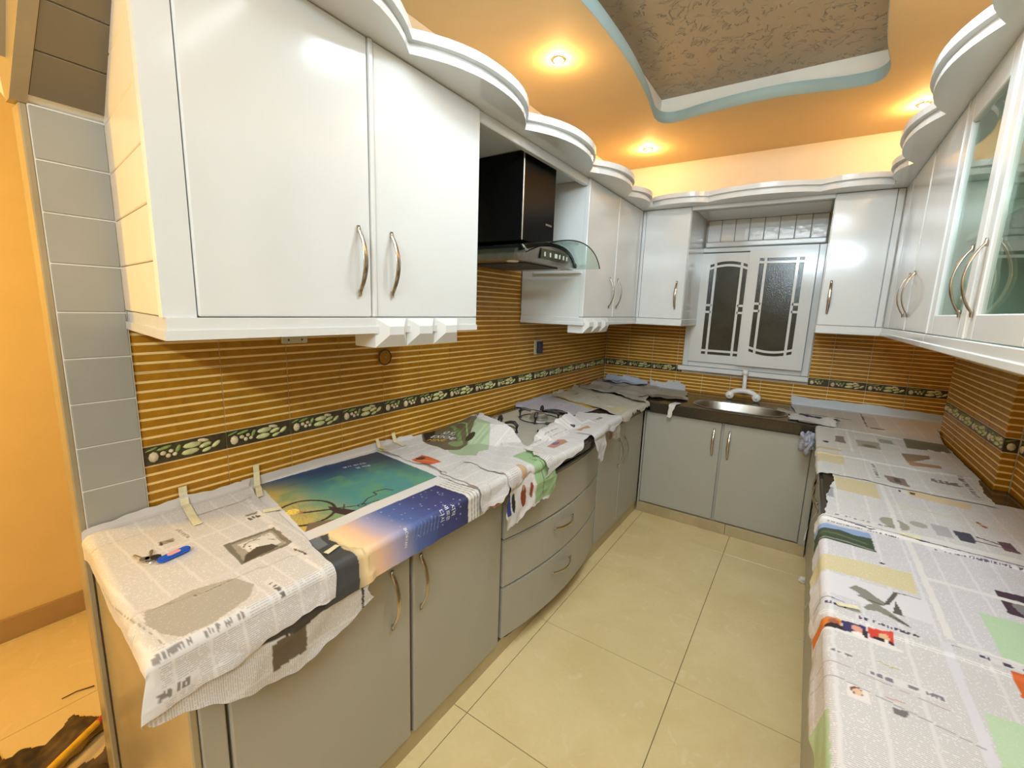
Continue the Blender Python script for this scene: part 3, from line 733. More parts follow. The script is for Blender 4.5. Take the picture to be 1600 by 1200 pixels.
slab('door', (0.618, 1.136, YS, YS + 0.02, 0.092, 0.797), M['grey'], c, 0.004); handle(c.children[-1], (1.093, YS, 0.655), -PI / 2)
slab('door', (1.152, 1.655, YS, YS + 0.02, 0.092, 0.797), M['grey'], c, 0.004); handle(c.children[-1], (1.192, YS, 0.650), -PI / 2)
slab('stile', (0.603, 0.615, YS + 0.002, YS + 0.021, 0.08, 0.80), M['grey'], c, 0.002)
slab('stile', (1.659, 1.698, YS + 0.002, YS + 0.021, 0.08, 0.80), M['grey'], c, 0.002)
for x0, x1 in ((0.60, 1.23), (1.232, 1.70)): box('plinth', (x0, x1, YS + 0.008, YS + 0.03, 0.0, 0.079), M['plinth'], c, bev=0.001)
XQ = 1.705
c = thing('base_cabinet', 'long run of grey base cabinet doors under the newspaper-covered right counter', 'cabinet', (2.0, 1.6, 0), 'grey base cabinets')
box('carcass', (XQ + 0.022, XP - 0.01, -0.3, 3.28, 0.08, 0.835), M['grey'], c)
for k in range(6):
    slab('door', (XQ, XQ + 0.02, 0.0 + 0.54 * k, 0.53 + 0.54 * k, 0.09, 0.80), M['grey'], c, 0.004)
    handle(c.children[-1], (XQ, 0.54 * k + (0.48 if k % 2 == 0 else 0.05), 0.65), PI)
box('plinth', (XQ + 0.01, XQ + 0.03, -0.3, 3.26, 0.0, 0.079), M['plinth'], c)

# ------------------------------------------------------------------ worktop (one continuous dark slab)
wt = thing('worktop', 'dark granite worktop running round three walls, bare around the sink', 'worktop', (1.2, 3.5, 0.84))
SX, SY, SRX, SRY = 1.205, 3.455, 0.285, 0.168
def sel(cx, cy, rx, ry, n=40, e=2.6):
    o = []
    for k in range(n):
        a = 2 * PI * k / n; ca, sa = math.cos(a), math.sin(a)
        o.append((cx + rx * math.copysign(abs(ca) ** (2 / e), ca), cy + ry * math.copysign(abs(sa) ** (2 / e), sa)))
    return o
def te(s): return 0.292 - 0.095 * s
def xf(y): return 0.645 + (bulge(y) if 1.42 < y < 2.41 else 0.0)
left_edge = [(0.645, te(0.645) + 0.004)] + [(xf(1.42 + 0.99 * i / 16), 1.42 + 0.99 * i / 16) for i in range(17)] + [(0.645, 3.225)]
outer = [(0.004, te(0.0) + 0.004)] + left_edge + [(1.665, 3.225), (1.665, -0.3), (XR - 0.004, -0.3), (XR - 0.004, YP - 0.004), (XP - 0.004, YP - 0.004), (XP - 0.004, YQ + 0.004), (XK - 0.004, YQ + 0.004), (XK - 0.004, L - 0.004), (0.004, L - 0.004)]
bm = bmesh.new(); plate_hole(bm, outer, sel(SX, SY, SRX, SRY), 0.838, ZTOP); bmesh.ops.bevel(bm, geom=[e for e in bm.edges if abs(e.verts[0].co.z - ZTOP) < 1e-6 and abs(e.verts[1].co.z - ZTOP) < 1e-6 and len(e.link_faces) == 2 and any(abs(f.normal.z) < 0.5 for f in e.link_faces) and (e.verts[0].co.x < 0.72 and e.verts[0].co.y < 3.22 or abs(e.verts[0].co.x - 1.665) < 0.001)], offset=0.011, segments=3, affect='EDGES'); fin(bm, 'slab', M['granite'], wt)
box('front_edge', (0.646, 1.664, 3.222, 3.250, 0.806, 0.8785), M['granite'], wt, bev=0.006)
# sink
sk = thing('sink', 'oval stainless steel sink bowl set in the dark worktop under the window', 'sink', (SX, SY, ZTOP - 0.15))
bm = bmesh.new(); N = 40; rings = []
for (k, z) in ((1.09, 0.0015), (1.08, 0.004), (1.01, 0.004), (0.985, -0.006), (0.95, -0.09), (0.86, -0.135), (0.4, -0.148), (0.08, -0.150)):
    rings.append([bm.verts.new((x, y, ZTOP + z)) for x, y in sel(SX, SY, SRX * k if k < 1.02 else SRX + (k - 1) * 0.2, SRY * k if k < 1.02 else SRY + (k - 1) * 0.2, N)])
for a, b in zip(rings, rings[1:]):
    for i in range(N): bm.faces.new((a[i], a[(i + 1) % N], b[(i + 1) % N], b[i]))
bm.faces.new(rings[-1][::-1]); bmesh.ops.recalc_face_normals(bm, faces=bm.faces)
fin(bm, 'bowl', M['steel'], sk, smooth=True)
bm = bmesh.new(); lathe(bm, [(0.0, 0.003), (0.022, 0.003), (0.034, 0.002), (0.036, 0.0)], (SX, SY, ZTOP - 0.150)); fin(bm, 'drain', M['steel'], sk)
# mixer tap
fa = thing('mixer_tap', 'white mixer tap with two knobs and an upright pipe behind the sink', 'tap', (1.19, 3.80, ZTOP - 0.013))
bm = bmesh.new(); arcp = []
for i in range(13):
    a = PI * i / 12; arcp.append((1.19 - 0.088 * math.cos(a), 3.80 - 0.02, 0.905 + 0.038 * math.sin(a)))
tube(bm, arcp, [0.020] * 13, seg=10); fin(bm, 'body', M['plastic_w'], fa, smooth=True)
for sx in (-1, 1):
    bm = bmesh.new(); cx = 1.19 + sx * 0.092
    tube(bm, [(cx, 3.80, 0.902), (cx, 3.765, 0.902), (cx, 3.755, 0.902)], [0.031, 0.031, 0.024], seg=14); tube(bm, [(cx, 3.757, 0.902), (cx, 3.745, 0.902)], 0.008, seg=8)
    tube(bm, [(cx, 3.80, 0.884), (cx, 3.80, 0.905)], 0.020, seg=10)
    fin(bm, 'knob', M['plastic_w'], fa, smooth=True)
bm = bmesh.new(); tube(bm, [(1.19, 3.79, 0.93), (1.188, 3.80, 1.00), (1.184, 3.815, 1.075)], [0.018, 0.015, 0.014], seg=10); tube(bm, [(1.184, 3.812, 1.062), (1.182, 3.818, 1.098)], [0.021, 0.021], seg=12)
fin(bm, 'pipe', M['plastic_w'], fa, smooth=True)

fa.location.z += 0.013
# ------------------------------------------------------------------ range hood
hd = thing('range_hood', 'black range hood with chimney, steel control strip and curved glass canopy', 'range hood', (0.2, 1.98, 1.75))
box('chimney', (0.012, 0.375, 1.828, 2.135, 1.845, 2.243), M['black'], hd, bev=0.004, seg=2)
bm = bmesh.new(); bx(bm, 0.371, 0.378, 1.824, 1.833, 1.846, 2.242, bev=0.002); fin(bm, 'corner_strip', M['steel'], hd)
def zg(y): return 1.848 - 0.088 * ((y - 1.985) / 0.385) ** 2
bm = bmesh.new(); pts = []
NG = 24; ys = [1.60 + 0.77 * i / NG for i in range(NG + 1)]
for j, y in enumerate(ys):
    t = (y - 1.985) / 0.385; xo = 0.600 - 0.055 * t * t
    pts.append([bm.verts.new((x, y, zg(y) + dz)) for x, dz in ((0.015, 0.0), (xo, 0.0), (xo, -0.005), (0.015, -0.005))])
for a, b in zip(pts, pts[1:]):
    for i in range(4): bm.faces.new((a[i], a[(i + 1) % 4], b[(i + 1) % 4], b[i]))
bm.faces.new(pts[0]); bm.faces.new(pts[-1][::-1]); bmesh.ops.recalc_face_normals(bm, faces=bm.faces)
fin(bm, 'glass_canopy', M['hoodglass'], hd, smooth=False)
bm = bmesh.new(); tube(bm, [(0.600 - 0.055 * ((y - 1.985) / 0.385) ** 2 + 0.0005, y, zg(y) - 0.0025) for y in ys], 0.0028, seg=6); fin(bm, 'canopy_edge', M['black'], hd)
# body under the glass: arched top, flat bottom, sides raked in
bm = bmesh.new(); N = 16; top = []; bot = []
yy = [1.70 + 0.60 * i / N for i in range(N + 1)]
def body_x(y): return 0.475 - 0.05 * ((y - 2.0) / 0.3) ** 2
fr = [[bm.verts.new((x, y, z)) for x, z in ((0.02, max(zg(y) - 0.008, 1.752)), (body_x(y), max(zg(y) - 0.008, 1.752)), (body_x(y) - 0.012, 1.744), (0.02, 1.744))] for y in yy]
for a, b in zip(fr, fr[1:]):
    for i in range(4): bm.faces.new((a[i], a[(i + 1) % 4], b[(i + 1) % 4], b[i]))
bm.faces.new(fr[0]); bm.faces.new(fr[-1][::-1]); bmesh.ops.recalc_face_normals(bm, faces=bm.faces)
fin(bm, 'body', M['steel'], hd)
bm = bmesh.new(); prev = None
for y in [1.72 + 0.60 * i / 20 for i in range(21)]:
    x = body_x(min(y, 2.3)) + 0.004
    cur = [bm.verts.new((x, y, zg(y) - 0.007)), bm.verts.new((x, y, zg(y) - 0.024)), bm.verts.new((x - 0.02, y, zg(y) - 0.024)), bm.verts.new((x - 0.02, y, zg(y) - 0.007))]
    if prev:
        for i in range(4): bm.faces.new((prev[i], prev[(i + 1) % 4], cur[(i + 1) % 4], cur[i]))
    prev = cur
fin(bm, 'gasket', M['black'], hd)
bm = bmesh.new()
ypan = [1.86 + 0.285 * i / 8 for i in range(9)]
for a, b in zip(ypan, ypan[1:]):
    bm.faces.new([bm.verts.new(q) for q in ((body_x(a) - 0.004 + 0.003, a, 1.762), (body_x(b) - 0.001, b, 1.762), (body_x(b) + 0.002, b, 1.808), (body_x(a) + 0.002, a, 1.808))])
cp = fin(bm, 'control_panel', plain('smoked_panel', (0.06, 0.05, 0.025), 0.15), hd)
bm = bmesh.new()
for k in range(6):
    y = 1.885 + 0.045 * k; x = body_x(y) + 0.003
    b2 = bmesh.new(); bx(b2, x - 0.002, x + 0.002, y, y + (0.006 if k != 2 else 0.02), 1.774, 1.794); q = fin(b2, 'button', M['plastic_w'], None); q.parent = cp
bm.free()
bm = bmesh.new(); lathe(bm, [(0.0, -0.004), (0.026, -0.004), (0.03, 0.0)], (0.36, 1.78, 1.744)); fin(bm, 'lamp_lens', M['plastic_w'], hd); bm = bmesh.new(); lathe(bm, [(0.0, -0.004), (0.026, -0.004), (0.03, 0.0)], (0.36, 2.20, 1.744)); fin(bm, 'lamp_lens', M['plastic_w'], hd)
box('filter', (0.05, 0.40, 1.83, 2.15, 1.738, 1.7435), M['dark_gap'], hd)
bm = bmesh.new(); bx(bm, 0.3755, 0.3770, 2.045, 2.105, 1.945, 1.955, bev=0.0004); fin(bm, 'badge', M['steel'], hd)

# ------------------------------------------------------------------ gas hob
hb = thing('gas_hob', 'pale built-in gas hob with black pan supports, half covered by newspapers', 'hob', (0.3, 2.0, ZTOP))
box('hob_plate', (0.075, 0.535, 1.66, 2.36, ZTOP + 0.001, ZTOP + 0.012), M['hobtop'], hb, bev=0.003)
for (bxc, byc, r) in ((0.31, 2.18, 0.05), (0.26, 1.82, 0.05)):
    b0 = bpy.data.objects.new('burner', None); COL.objects.link(b0); b0.parent = hb; b0.location = (0, 0, 0); b0.empty_display_size = 0.03
    bm = bmesh.new(); lathe(bm, [(0.0, 0.040), (r * 0.7, 0.039), (r * 0.85, 0.034), (r * 0.82, 0.030), (r, 0.028), (r, 0.020), (r * 0.9, 0.018), (r * 1.08, 0.014), (r * 1.1, 0.0)], (bxc, byc, ZTOP + 0.012), seg=24)
    q = fin(bm, 'burner_cap', M['cap'], None, smooth=False); q.parent = b0; q.location = -hb.location
    bm = bmesh.new()
    for k in range(4):
        a = PI / 2 * k + 0.35; d = Vector((math.cos(a), math.sin(a), 0)); cc = Vector((bxc, byc, ZTOP + 0.012))
        tube(bm, [cc + d * 0.112 + Vector((0, 0, 0.001)), cc + d * 0.114 + Vector((0, 0, 0.040)), cc + d * 0.100 + Vector((0, 0, 0.054)), cc + d * 0.080 + Vector((0, 0, 0.055)), cc + d * 0.050 + Vector((0, 0, 0.048))], [0.010, 0.010, 0.010, 0.008, 0.006], seg=8)
    ring = [(bxc + 0.112 * math.cos(2 * PI * k / 24), byc + 0.112 * math.sin(2 * PI * k / 24), ZTOP + 0.018) for k in range(25)]
    tube(bm, ring, 0.0028, seg=6, cap=False)
    q = fin(bm, 'pan_support', M['iron'], None); q.parent = b0; q.location = -hb.location
bm = bmesh.new(); tube(bm, [(0.40, 2.10, ZTOP + 0.022), (0.50, 2.135, ZTOP + 0.022), (0.555, 2.155, ZTOP + 0.022)], [0.006, 0.011, 0.011], seg=8, flat=0.007); fin(bm, 'support_arm', M['iron'], hb)
bm = bmesh.new(); lathe(bm, [(0.0, 0.024), (0.02, 0.024), (0.022, 0.012), (0.034, 0.010), (0.036, 0.0)], (0.14, 2.0, ZTOP + 0.012)); fin(bm, 'small_burner', M['cap'], hb)
for (kx, ky) in ((0.484, 1.894), (0.476, 1.955), (0.479, 2.012)):
    bm = bmesh.new(); lathe(bm, [(0.0, 0.018), (0.014, 0.017), (0.017, 0.004), (0.019, 0.0)], (kx, ky, ZTOP + 0.012), seg=14); bx(bm, kx - 0.016, kx + 0.016, ky - 0.004, ky + 0.004, ZTOP + 0.028, ZTOP + 0.040, bev=0.002)
    fin(bm, 'control_knob', M['iron'] if kx > 0.48 else M['steel'], hb)

# ------------------------------------------------------------------ newspapers
def f_drop(d, r=0.016):
    """d = distance inside the edge (negative beyond). returns (offset from edge, drop, sin, cos)"""
    if d >= r: return d, 0.0, 0.0, 1.0
    a = (r - d) / r
    if a <= PI / 2: return r - r * math.sin(a), r - r * math.cos(a), math.sin(a), math.cos(a)
    return 0.0, r + (a - PI / 2) * r, 1.0, 0.0
def f_lip(d, r=0.008):
    if d >= r: return d, 0.0, 0.0
    a = (r - d) / r
    if a <= PI / 2: return r - r * math.sin(a), r - r * math.cos(a), math.sin(a)
    return 0.0, r + (a - PI / 2) * r, 1.0
def surf(reg, s, t, h):
    """place the point (s, t) of the unrolled counter covering, h above it"""
    x, y, z = s, t, ZTOP; nx = ny = 0.0; nz = 1.0; dx = dy = 0.0
    if reg == 'L':
        e = xf(t) + 0.004
        if s < 0.1: o_, up, si = f_lip(s); x = 0.004 + o_; z += up; nx += si; nz *= (1 - si)
        else:
            o_, dx, si, co = f_drop(e - s); x = e - o_; nx += si; nz *= co
        if t < 0.5: e0 = te(s) if s < 0.66 else te(0.66); o_, dy, si, co = f_drop(t - e0); y = e0 + o_; ny -= si; nz *= co
        elif t > 3.7: o_, up, si = f_lip(L - 0.004 - t); y = L - 0.006 - o_; z += up; ny -= si; nz *= (1 - si)
    elif reg == 'R':
        wx = XR - 0.006 if t < YP else (XP - 0.006 if t < YQ else XK - 0.006)
        if s > wx - 0.1: o_, up, si = f_lip(wx - s); x = wx - o_; z += up; nx -= si; nz *= (1 - si)
        elif t < 3.235: o_, dx, si, co = f_drop(s - 1.661); x = 1.661 + o_; nx -= si; nz *= co
        if t > 3.7: o_, up, si = f_lip(L - 0.004 - t); y = L - 0.006 - o_; z += up; ny -= si; nz *= (1 - si)
    elif reg == 'B':
        if t > 3.7: o_, up, si = f_lip(L - 0.004 - t); y = L - 0.006 - o_; z += up; ny -= si; nz *= (1 - si)
        else: o_, dy, si, co = f_drop(t - 3.218); y = 3.218 + o_; ny -= si; nz *= co
    z -= max(dx, dy) + 0.35 * min(dx, dy)
    return Vector((x + nx * h, y + ny * h, z + nz * h))
WHITE = (214, 209, 205)
class Page:
    def __init__(s, S, T, base=WHITE):
        s.S, s.T = S, T; s.c = np.tile(np.array(lin(base)), (len(S), 1)); s.x = np.ones(len(S))
    def _set(s, m, c, txt=0.0, a=1.0):
        m = m.astype(float) * a; s.c = s.c * (1 - m[:, None]) + np.array(lin(c))[None] * m[:, None]
        if txt is not None: s.x = np.where(m > 0.5, txt, s.x)
    def rect(s, s0, t0, s1, t1, c, txt=0.0, a=1.0): s._set((s.S >= min(s0, s1)) & (s.S <= max(s0, s1)) & (s.T >= min(t0, t1)) & (s.T <= max(t0, t1)), c, txt, a)
    def inside(s, pts):
        r = np.zeros(len(s.S), bool); n = len(pts)
        for i in range(n):
            (x0, y0), (x1, y1) = pts[i], pts[(i + 1) % n]
            if y0 == y1: continue
            cnd = (y0 > s.T) != (y1 > s.T); r ^= cnd & (s.S < (x1 - x0) * (s.T - y0) / (y1 - y0) + x0)
        return r
    def poly(s, pts, c, txt=0.0, a=1.0): s._set(s.inside(pts), c, txt, a)
    def ell(s, cs, ct, rs, rt_, c, rot=0.0, txt=0.0, ring=None, a=1.0):
        u = (s.S - cs) * math.cos(rot) + (s.T - ct) * math.sin(rot); v = -(s.S - cs) * math.sin(rot) + (s.T - ct) * math.cos(rot)
        d = np.sqrt((u / rs) ** 2 + (v / rt_) ** 2); s._set((d < 1) if ring is None else ((d < 1) & (d > 1 - ring)), c, txt, a)
    def seg(s, p, q, wd, c, wd2=None):
        p, q = np.array(p, float), np.array(q, float); d = q - p; L2 = d @ d
        k = np.clip(((s.S - p[0]) * d[0] + (s.T - p[1]) * d[1]) / L2, 0, 1); dist = np.hypot(s.S - p[0] - k * d[0], s.T - p[1] - k * d[1])
        s._set(dist < (wd if wd2 is None else wd + (wd2 - wd) * k) / 2, c)
    def path(s, pts, wd, c):
        for a, b in zip(pts, pts[1:]): s.seg(a, b, wd, c)
    def noi(s, sc, seed=0.0):
        r = np.random.RandomState(int(seed * 10) + 3); v = 0
        for k in range(6):
            a, b, p = r.uniform(-1, 1), r.uniform(-1, 1), r.uniform(0, 6.28); v = v + np.sin((a * s.S + b * s.T) * sc * (1 + 0.45 * k) + p) / (1 + 0.3 * k)
        return v / 3
    def gutters(s, axis, start, step, wd=0.006):
        q = s.S if axis == 's' else s.T; s.x = np.where(np.mod(q - start, step) < wd, 0.0, s.x)
    def blank(s, s0, t0, s1, t1): s.x = np.where((s.S >= s0) & (s.S <= s1) & (s.T >= t0) & (s.T <= t1), 0.0, s.x)
    def head(s, s0, t0, s1, t1, axis='t', c=(70, 66, 70), seed=1):
        """a headline: a row of letter-like blocks running along the axis"""
        s.blank(s0 - 0.004, t0 - 0.004, s1 + 0.004, t1 + 0.004); r = random.Random(seed)
        a, b = (t0, t1) if axis == 't' else (s0, s1); hgt = (s1 - s0) if axis == 't' else (t1 - t0); p = a
        while p < b:
            wd = hgt * r.uniform(0.35, 0.8)
            if r.random() > 0.18:
                for k in range(2):
                    o = p + (wd - hgt * 0.25) * k * r.random(); u0, u1 = sorted((r.random(), r.random())); u0, u1 = u0 * 0.4, 0.6 + 0.4 * u1
                    if axis == 't': s.rect(s0 + hgt * u0, o, s0 + hgt * u1, o + hgt * 0.22, c)
                    else: s.rect(o, t0 + hgt * u0, o + hgt * 0.22, t0 + hgt * u1, c)
                if axis == 't': s.rect(s0 + hgt * r.choice((0, 0.4, 0.8)), p, s0 + hgt * r.choice((0.2, 0.6, 1.0)), p + wd * 0.8, c)
                else: s.rect(p, t0 + hgt * r.choice((0, 0.4, 0.8)), p + wd * 0.8, t0 + hgt * r.choice((0.2, 0.6, 1.0)), c)
            p += wd
def wrinkle(s, t):
    v = Vector((s * 4.1, t * 4.1, 1.7)); a = mnoise.noise(v); b = mnoise.noise(Vector((s * 11, t * 11, 4.0))); r = 1 - abs(mnoise.noise(Vector((s * 3.0 + 5, t * 3.0, 9.0)))) * 7
    return 0.0016 + 0.0012 * a + 0.0006 * b + 0.0016 * max(0, r)
GR = 0.01
class Field:
    """greatest height of what already lies on the counter, on a 1 cm grid of the unrolled covering"""
    def __init__(f, s0, s1, t0, t1):
        f.s0, f.t0 = s0, t0; f.H = np.zeros((int((s1 - s0) / GR) + 3, int((t1 - t0) / GR) + 3))
    def soft(f, slope=0.55, it=12):
        D = f.H.copy()
        for _ in range(it):
            for ax in (0, 1):
                for d in (-1, 1):
                    D = np.maximum(D, np.roll(D, d, ax) - slope * GR)
        f.D = D
    def get(f, s, t):
        a = (s - f.s0) / GR; b = (t - f.t0) / GR; i = np.clip(a.astype(int), 0, f.H.shape[0] - 2); j = np.clip(b.astype(int), 0, f.H.shape[1] - 2)
        u = np.clip(a - i, 0, 1); v = np.clip(b - j, 0, 1); D = f.D
        return D[i, j] * (1 - u) * (1 - v) + D[i + 1, j] * u * (1 - v) + D[i, j + 1] * (1 - u) * v + D[i + 1, j + 1] * u * v
    def add(f, s, t, h):
        i = np.clip(np.rint((s - f.s0) / GR).astype(int), 0, f.H.shape[0] - 1); j = np.clip(np.rint((t - f.t0) / GR).astype(int), 0, f.H.shape[1] - 1)
        np.maximum.at(f.H, (i, j), h)
        i = np.clip(np.floor((s - f.s0) / GR).astype(int), 0, f.H.shape[0] - 2); j = np.clip(np.floor((t - f.t0) / GR).astype(int), 0, f.H.shape[1] - 2)
        for a in (0, 1):
            for b in (0, 1): np.maximum.at(f.H, (i + a, j + b), h)
FL = Field(-0.15, 1.0, 0.0, 4.2); FR = Field(1.3, 2.6, 0.2, 4.2)
FIELD = {'L': FL, 'B': FL, 'R': FR}
gs, gt = np.meshgrid(np.arange(0.0, 0.7, 0.01), np.arange(1.5, 2.5, 0.01), indexing='ij'); gs, gt = gs.ravel(), gt.ravel()
hob_h = np.where((gs > 0.07) & (gs < 0.54) & (gt > 1.655) & (gt < 2.365), 0.014, 0.0)
for bxc, byc in ((0.31, 2.18), (0.26, 1.82)):
    hob_h = np.where(np.hypot(gs - bxc, gt - byc) < 0.132, 0.080, hob_h)
hob_h = np.where(np.hypot(gs - 0.14, gt - 2.0) < 0.05, 0.042, hob_h); hob_h = np.where((np.abs(gs - 0.48) < 0.03) & (np.abs(gt - 1.955) < 0.09), 0.046, hob_h)
FL.add(gs, gt, hob_h)
SPECS = []
def sheet(label, corners, reg, layer, paint, *a, **k):
    SPECS.append((layer, len(SPECS), (label, corners, reg, layer, paint) + a, k, [])); return SPECS[-1][4]
def print_text(lst, *a, **k): lst.append((a, k))
def build_sheets():
    for layer, _, a, k, texts in sorted(SPECS, key=lambda q: (q[0], q[1])):
        o, kd, hs = make_sheet(*a, **k)
        for ta, tk in texts: make_text(o, kd, hs, *ta, **tk)
def make_sheet(label, corners, reg, layer, paint, step=0.004, lines='v', drape=0.006, lift=None, jit=0.004, base=WHITE, name='newspaper_sheet', cat='newspaper', seed=1, group=None, bow=0.0):
    """corners (s,t): c00, c10, c11, c01 of the unrolled outline"""
    c00, c10, c11, c01 = [np.array(q, float) for q in corners]
    nu = max(6, int(max(np.linalg.norm(c10 - c00), np.linalg.norm(c11 - c01)) / step)); nv = max(6, int(max(np.linalg.norm(c01 - c00), np.linalg.norm(c11 - c10)) / step))
    U, V = np.meshgrid(np.linspace(0, 1, nu + 1), np.linspace(0, 1, nv + 1), indexing='ij')
    P = ((1 - U) * (1 - V))[..., None] * c00 + (U * (1 - V))[..., None] * c10 + (U * V)[..., None] * c11 + ((1 - U) * V)[..., None] * c01
    r = np.random.RandomState(seed); ph = r.uniform(0, 6.28, 12)
    def wob(q, k): return jit * (np.sin(q * 9 + ph[k]) + 0.6 * np.sin(q * 23 + ph[k + 1]) + 0.3 * np.sin(q * 61 + ph[k + 2]))
    P[..., 0] += wob(V, 0) * (1 - U) * (1 - U) + (wob(V, 3) + bow * 4 * V * (1 - V)) * U * U; P[..., 1] += wob(U, 6) * (1 - V) ** 2 + wob(U, 9) * V ** 2
    S = P[..., 0].ravel(); T = P[..., 1].ravel(); pg = Page(S, T, base); paint(pg)
    Uf, Vf = U.ravel(), V.ravel(); F = FIELD[reg]; F.soft(); under = F.get(S, T)
    hs = np.empty(len(S)); verts = []
    for i in range(len(S)):
        s, t = float(S[i]), float(T[i]); e = min(Uf[i], 1 - Uf[i], Vf[i], 1 - Vf[i])
        h = 0.0020 + wrinkle(s, t) + 0.0012 * (1 - min(1, e / 0.04))
        hang = 0.0
        if reg == 'L': hang = max(0, s - xf(t) - 0.02) + max(0, 0.20 - t)
        elif reg == 'R': hang = max(0, 1.65 - s) if t < 3.235 else 0.0
        elif reg == 'B': hang = max(0, 3.21 - t)
        if hang > 0:
            q = min(1, hang / 0.05); h += q * drape * (1.2 + mnoise.noise(Vector((s * 9, t * 9, seed * 3.3))) + 0.5 * mnoise.noise(Vector((s * 24, t * 24, seed))))
        if lift: h += lift(s, t, Uf[i], Vf[i])
        u_ = under[i]
        h = max(h, u_ + 0.0032) if u_ > 0.0005 else h
        hs[i] = h; verts.append(surf(reg, s, t, h))
    F.add(S, T, hs)
    idx = np.arange(len(S)).reshape(U.shape)
    faces = np.stack([idx[:-1, :-1], idx[1:, :-1], idx[1:, 1:], idx[:-1, 1:]], -1).reshape(-1, 4)
    me = bpy.data.meshes.new(name); me.from_pydata([tuple(v) for v in verts], [], faces.tolist())
    me.materials.append(M['paper_v'] if lines == 'v' else M['paper_u'])
    uvl = me.uv_layers.new(name='UVMap'); li = np.empty(len(me.loops), np.int32); me.loops.foreach_get('vertex_index', li)
    uvl.data.foreach_set('uv', np.stack([S[li], T[li]], -1).ravel())
    ca = me.attributes.new('ink', 'FLOAT_COLOR', 'POINT'); ca.data.foreach_set('color', np.concatenate([pg.c, np.ones((len(S), 1))], 1).ravel())
    cb = me.attributes.new('body', 'FLOAT', 'POINT'); cb.data.foreach_set('value', pg.x.ravel())
    me.polygons.foreach_set('use_smooth', [True] * len(me.polygons))
    o = link(name, me); tag(o, label, cat, group)
    return o, (S, T), hs
def make_text(parent, st, hs, reg, layer, text, s, t, size, rot, mat, extra=0.0, name='headline'):
    cu = bpy.data.curves.new('txt', 'FONT'); cu.body = text; cu.size = size; cu.resolution_u = 2; cu.align_x = 'LEFT'
    ob = bpy.data.objects.new('txt', cu); COL.objects.link(ob); dg = bpy.context.evaluated_depsgraph_get(); me0 = bpy.data.meshes.new_from_object(ob.evaluated_get(dg))
    bpy.data.objects.remove(ob)
    bm = bmesh.new(); bm.from_mesh(me0)
    for _ in range(2):
        long = [e for e in bm.edges if e.calc_length() > 0.010]
        if long: bmesh.ops.subdivide_edges(bm, edges=long, cuts=1); bmesh.ops.triangulate(bm, faces=[f for f in bm.faces if len(f.verts) > 4])
    ca, sa = math.cos(rot), math.sin(rot); S, T = st
    for v in bm.verts:
        u, w_ = v.co.x, v.co.y; ss, tt = s + u * ca - w_ * sa, t + u * sa + w_ * ca
        d = (S - ss) ** 2 + (T - tt) ** 2; k = np.argpartition(d, 4)[:4]; h = float(hs[k].max())
        v.co = surf(reg, ss, tt, h + 0.0008)
    me = bpy.data.meshes.new(name); bm.to_mesh(me); bm.free(); me.materials.append(mat)
    return link(name, me, parent)
# left counter
def p_near(p):
    p.gutters('t', 0.20, 0.062); p.blank(-0.1, 0, 0.03, 1); p.blank(0.55, 0.1, 1.0, 0.245)
    p.rect(0.245, 0.30, 0.252, 0.66, WHITE); p.rect(0.470, 0.2, 0.484, 0.62, (206, 200, 196))
    p.poly([(0.493, 0.273), (0.482, 0.362), (0.505, 0.434), (0.574, 0.452), (0.612, 0.424), (0.636, 0.345), (0.632, 0.290), (0.592, 0.272), (0.54, 0.262)], (166, 159, 144), 0.9, 0.8)
    p.poly([(0.338, 0.488), (0.348, 0.616), (0.469, 0.602), (0.465, 0.474)], (120, 114, 100)); p.poly([(0.352, 0.500), (0.358, 0.604), (0.458, 0.592), (0.455, 0.486)], (160, 152, 138))
    p.poly([(0.364, 0.512), (0.368, 0.596), (0.442, 0.588), (0.440, 0.510)], (212, 206, 198))
    p.ell(0.405, 0.530, 0.018, 0.014, (226, 220, 212)); p.path([(0.392, 0.514), (0.376, 0.526), (0.373, 0.545), (0.382, 0.560)], 0.003, (60, 54, 48)); p.ell(0.398, 0.526, 0.004, 0.003, (50, 40, 36)); p.ell(0.411, 0.523, 0.003, 0.002, (150, 60, 60))
    p.poly([(0.43, 0.50), (0.415, 0.535), (0.428, 0.568), (0.455, 0.575), (0.463, 0.48)], (84, 76, 64)); p.path([(0.372, 0.55), (0.366, 0.57), (0.38, 0.588)], 0.0025, (110, 100, 90)); p.path([(0.40, 0.575), (0.415, 0.585)], 0.003, (120, 112, 100))
    p.rect(0.330, 0.482, 0.336, 0.618, WHITE)
    p.poly([(0.190, 0.394), (0.194, 0.428), (0.216, 0.422), (0.212, 0.390)], (150, 140, 122)); p.seg((0.196, 0.398), (0.212, 0.395), 0.005, (70, 60, 50)); p.seg((0.200, 0.41), (0.212, 0.42), 0.004, (90, 80, 70))
    p.poly([(0.209, 0.604), (0.214, 0.636), (0.226, 0.632), (0.222, 0.60)], (130, 122, 110)); p.head(0.232, 0.598, 0.254, 0.630, 't', (90, 84, 70), 3)
    p.head(0.510, 0.355, 0.520, 0.43, 't', (130, 122, 112), 5); p.head(0.15, 0.445, 0.225, 0.457, 's', (150, 142, 130), 6)
    p.head(0.585, 0.470, 0.648, 0.482, 's', (110, 100, 96), 7); p.seg((0.50, 0.590), (0.56, 0.588), 0.004, (84, 62, 60)); p.head(0.640, 0.24, 0.650, 0.40, 't', (140, 132, 126), 9)
    p.head(0.70, 0.24, 0.716, 0.30, 't', (130, 122, 116), 10); p.seg((0.03, 0.225), (0.63, 0.262), 0.002, (150, 146, 140))
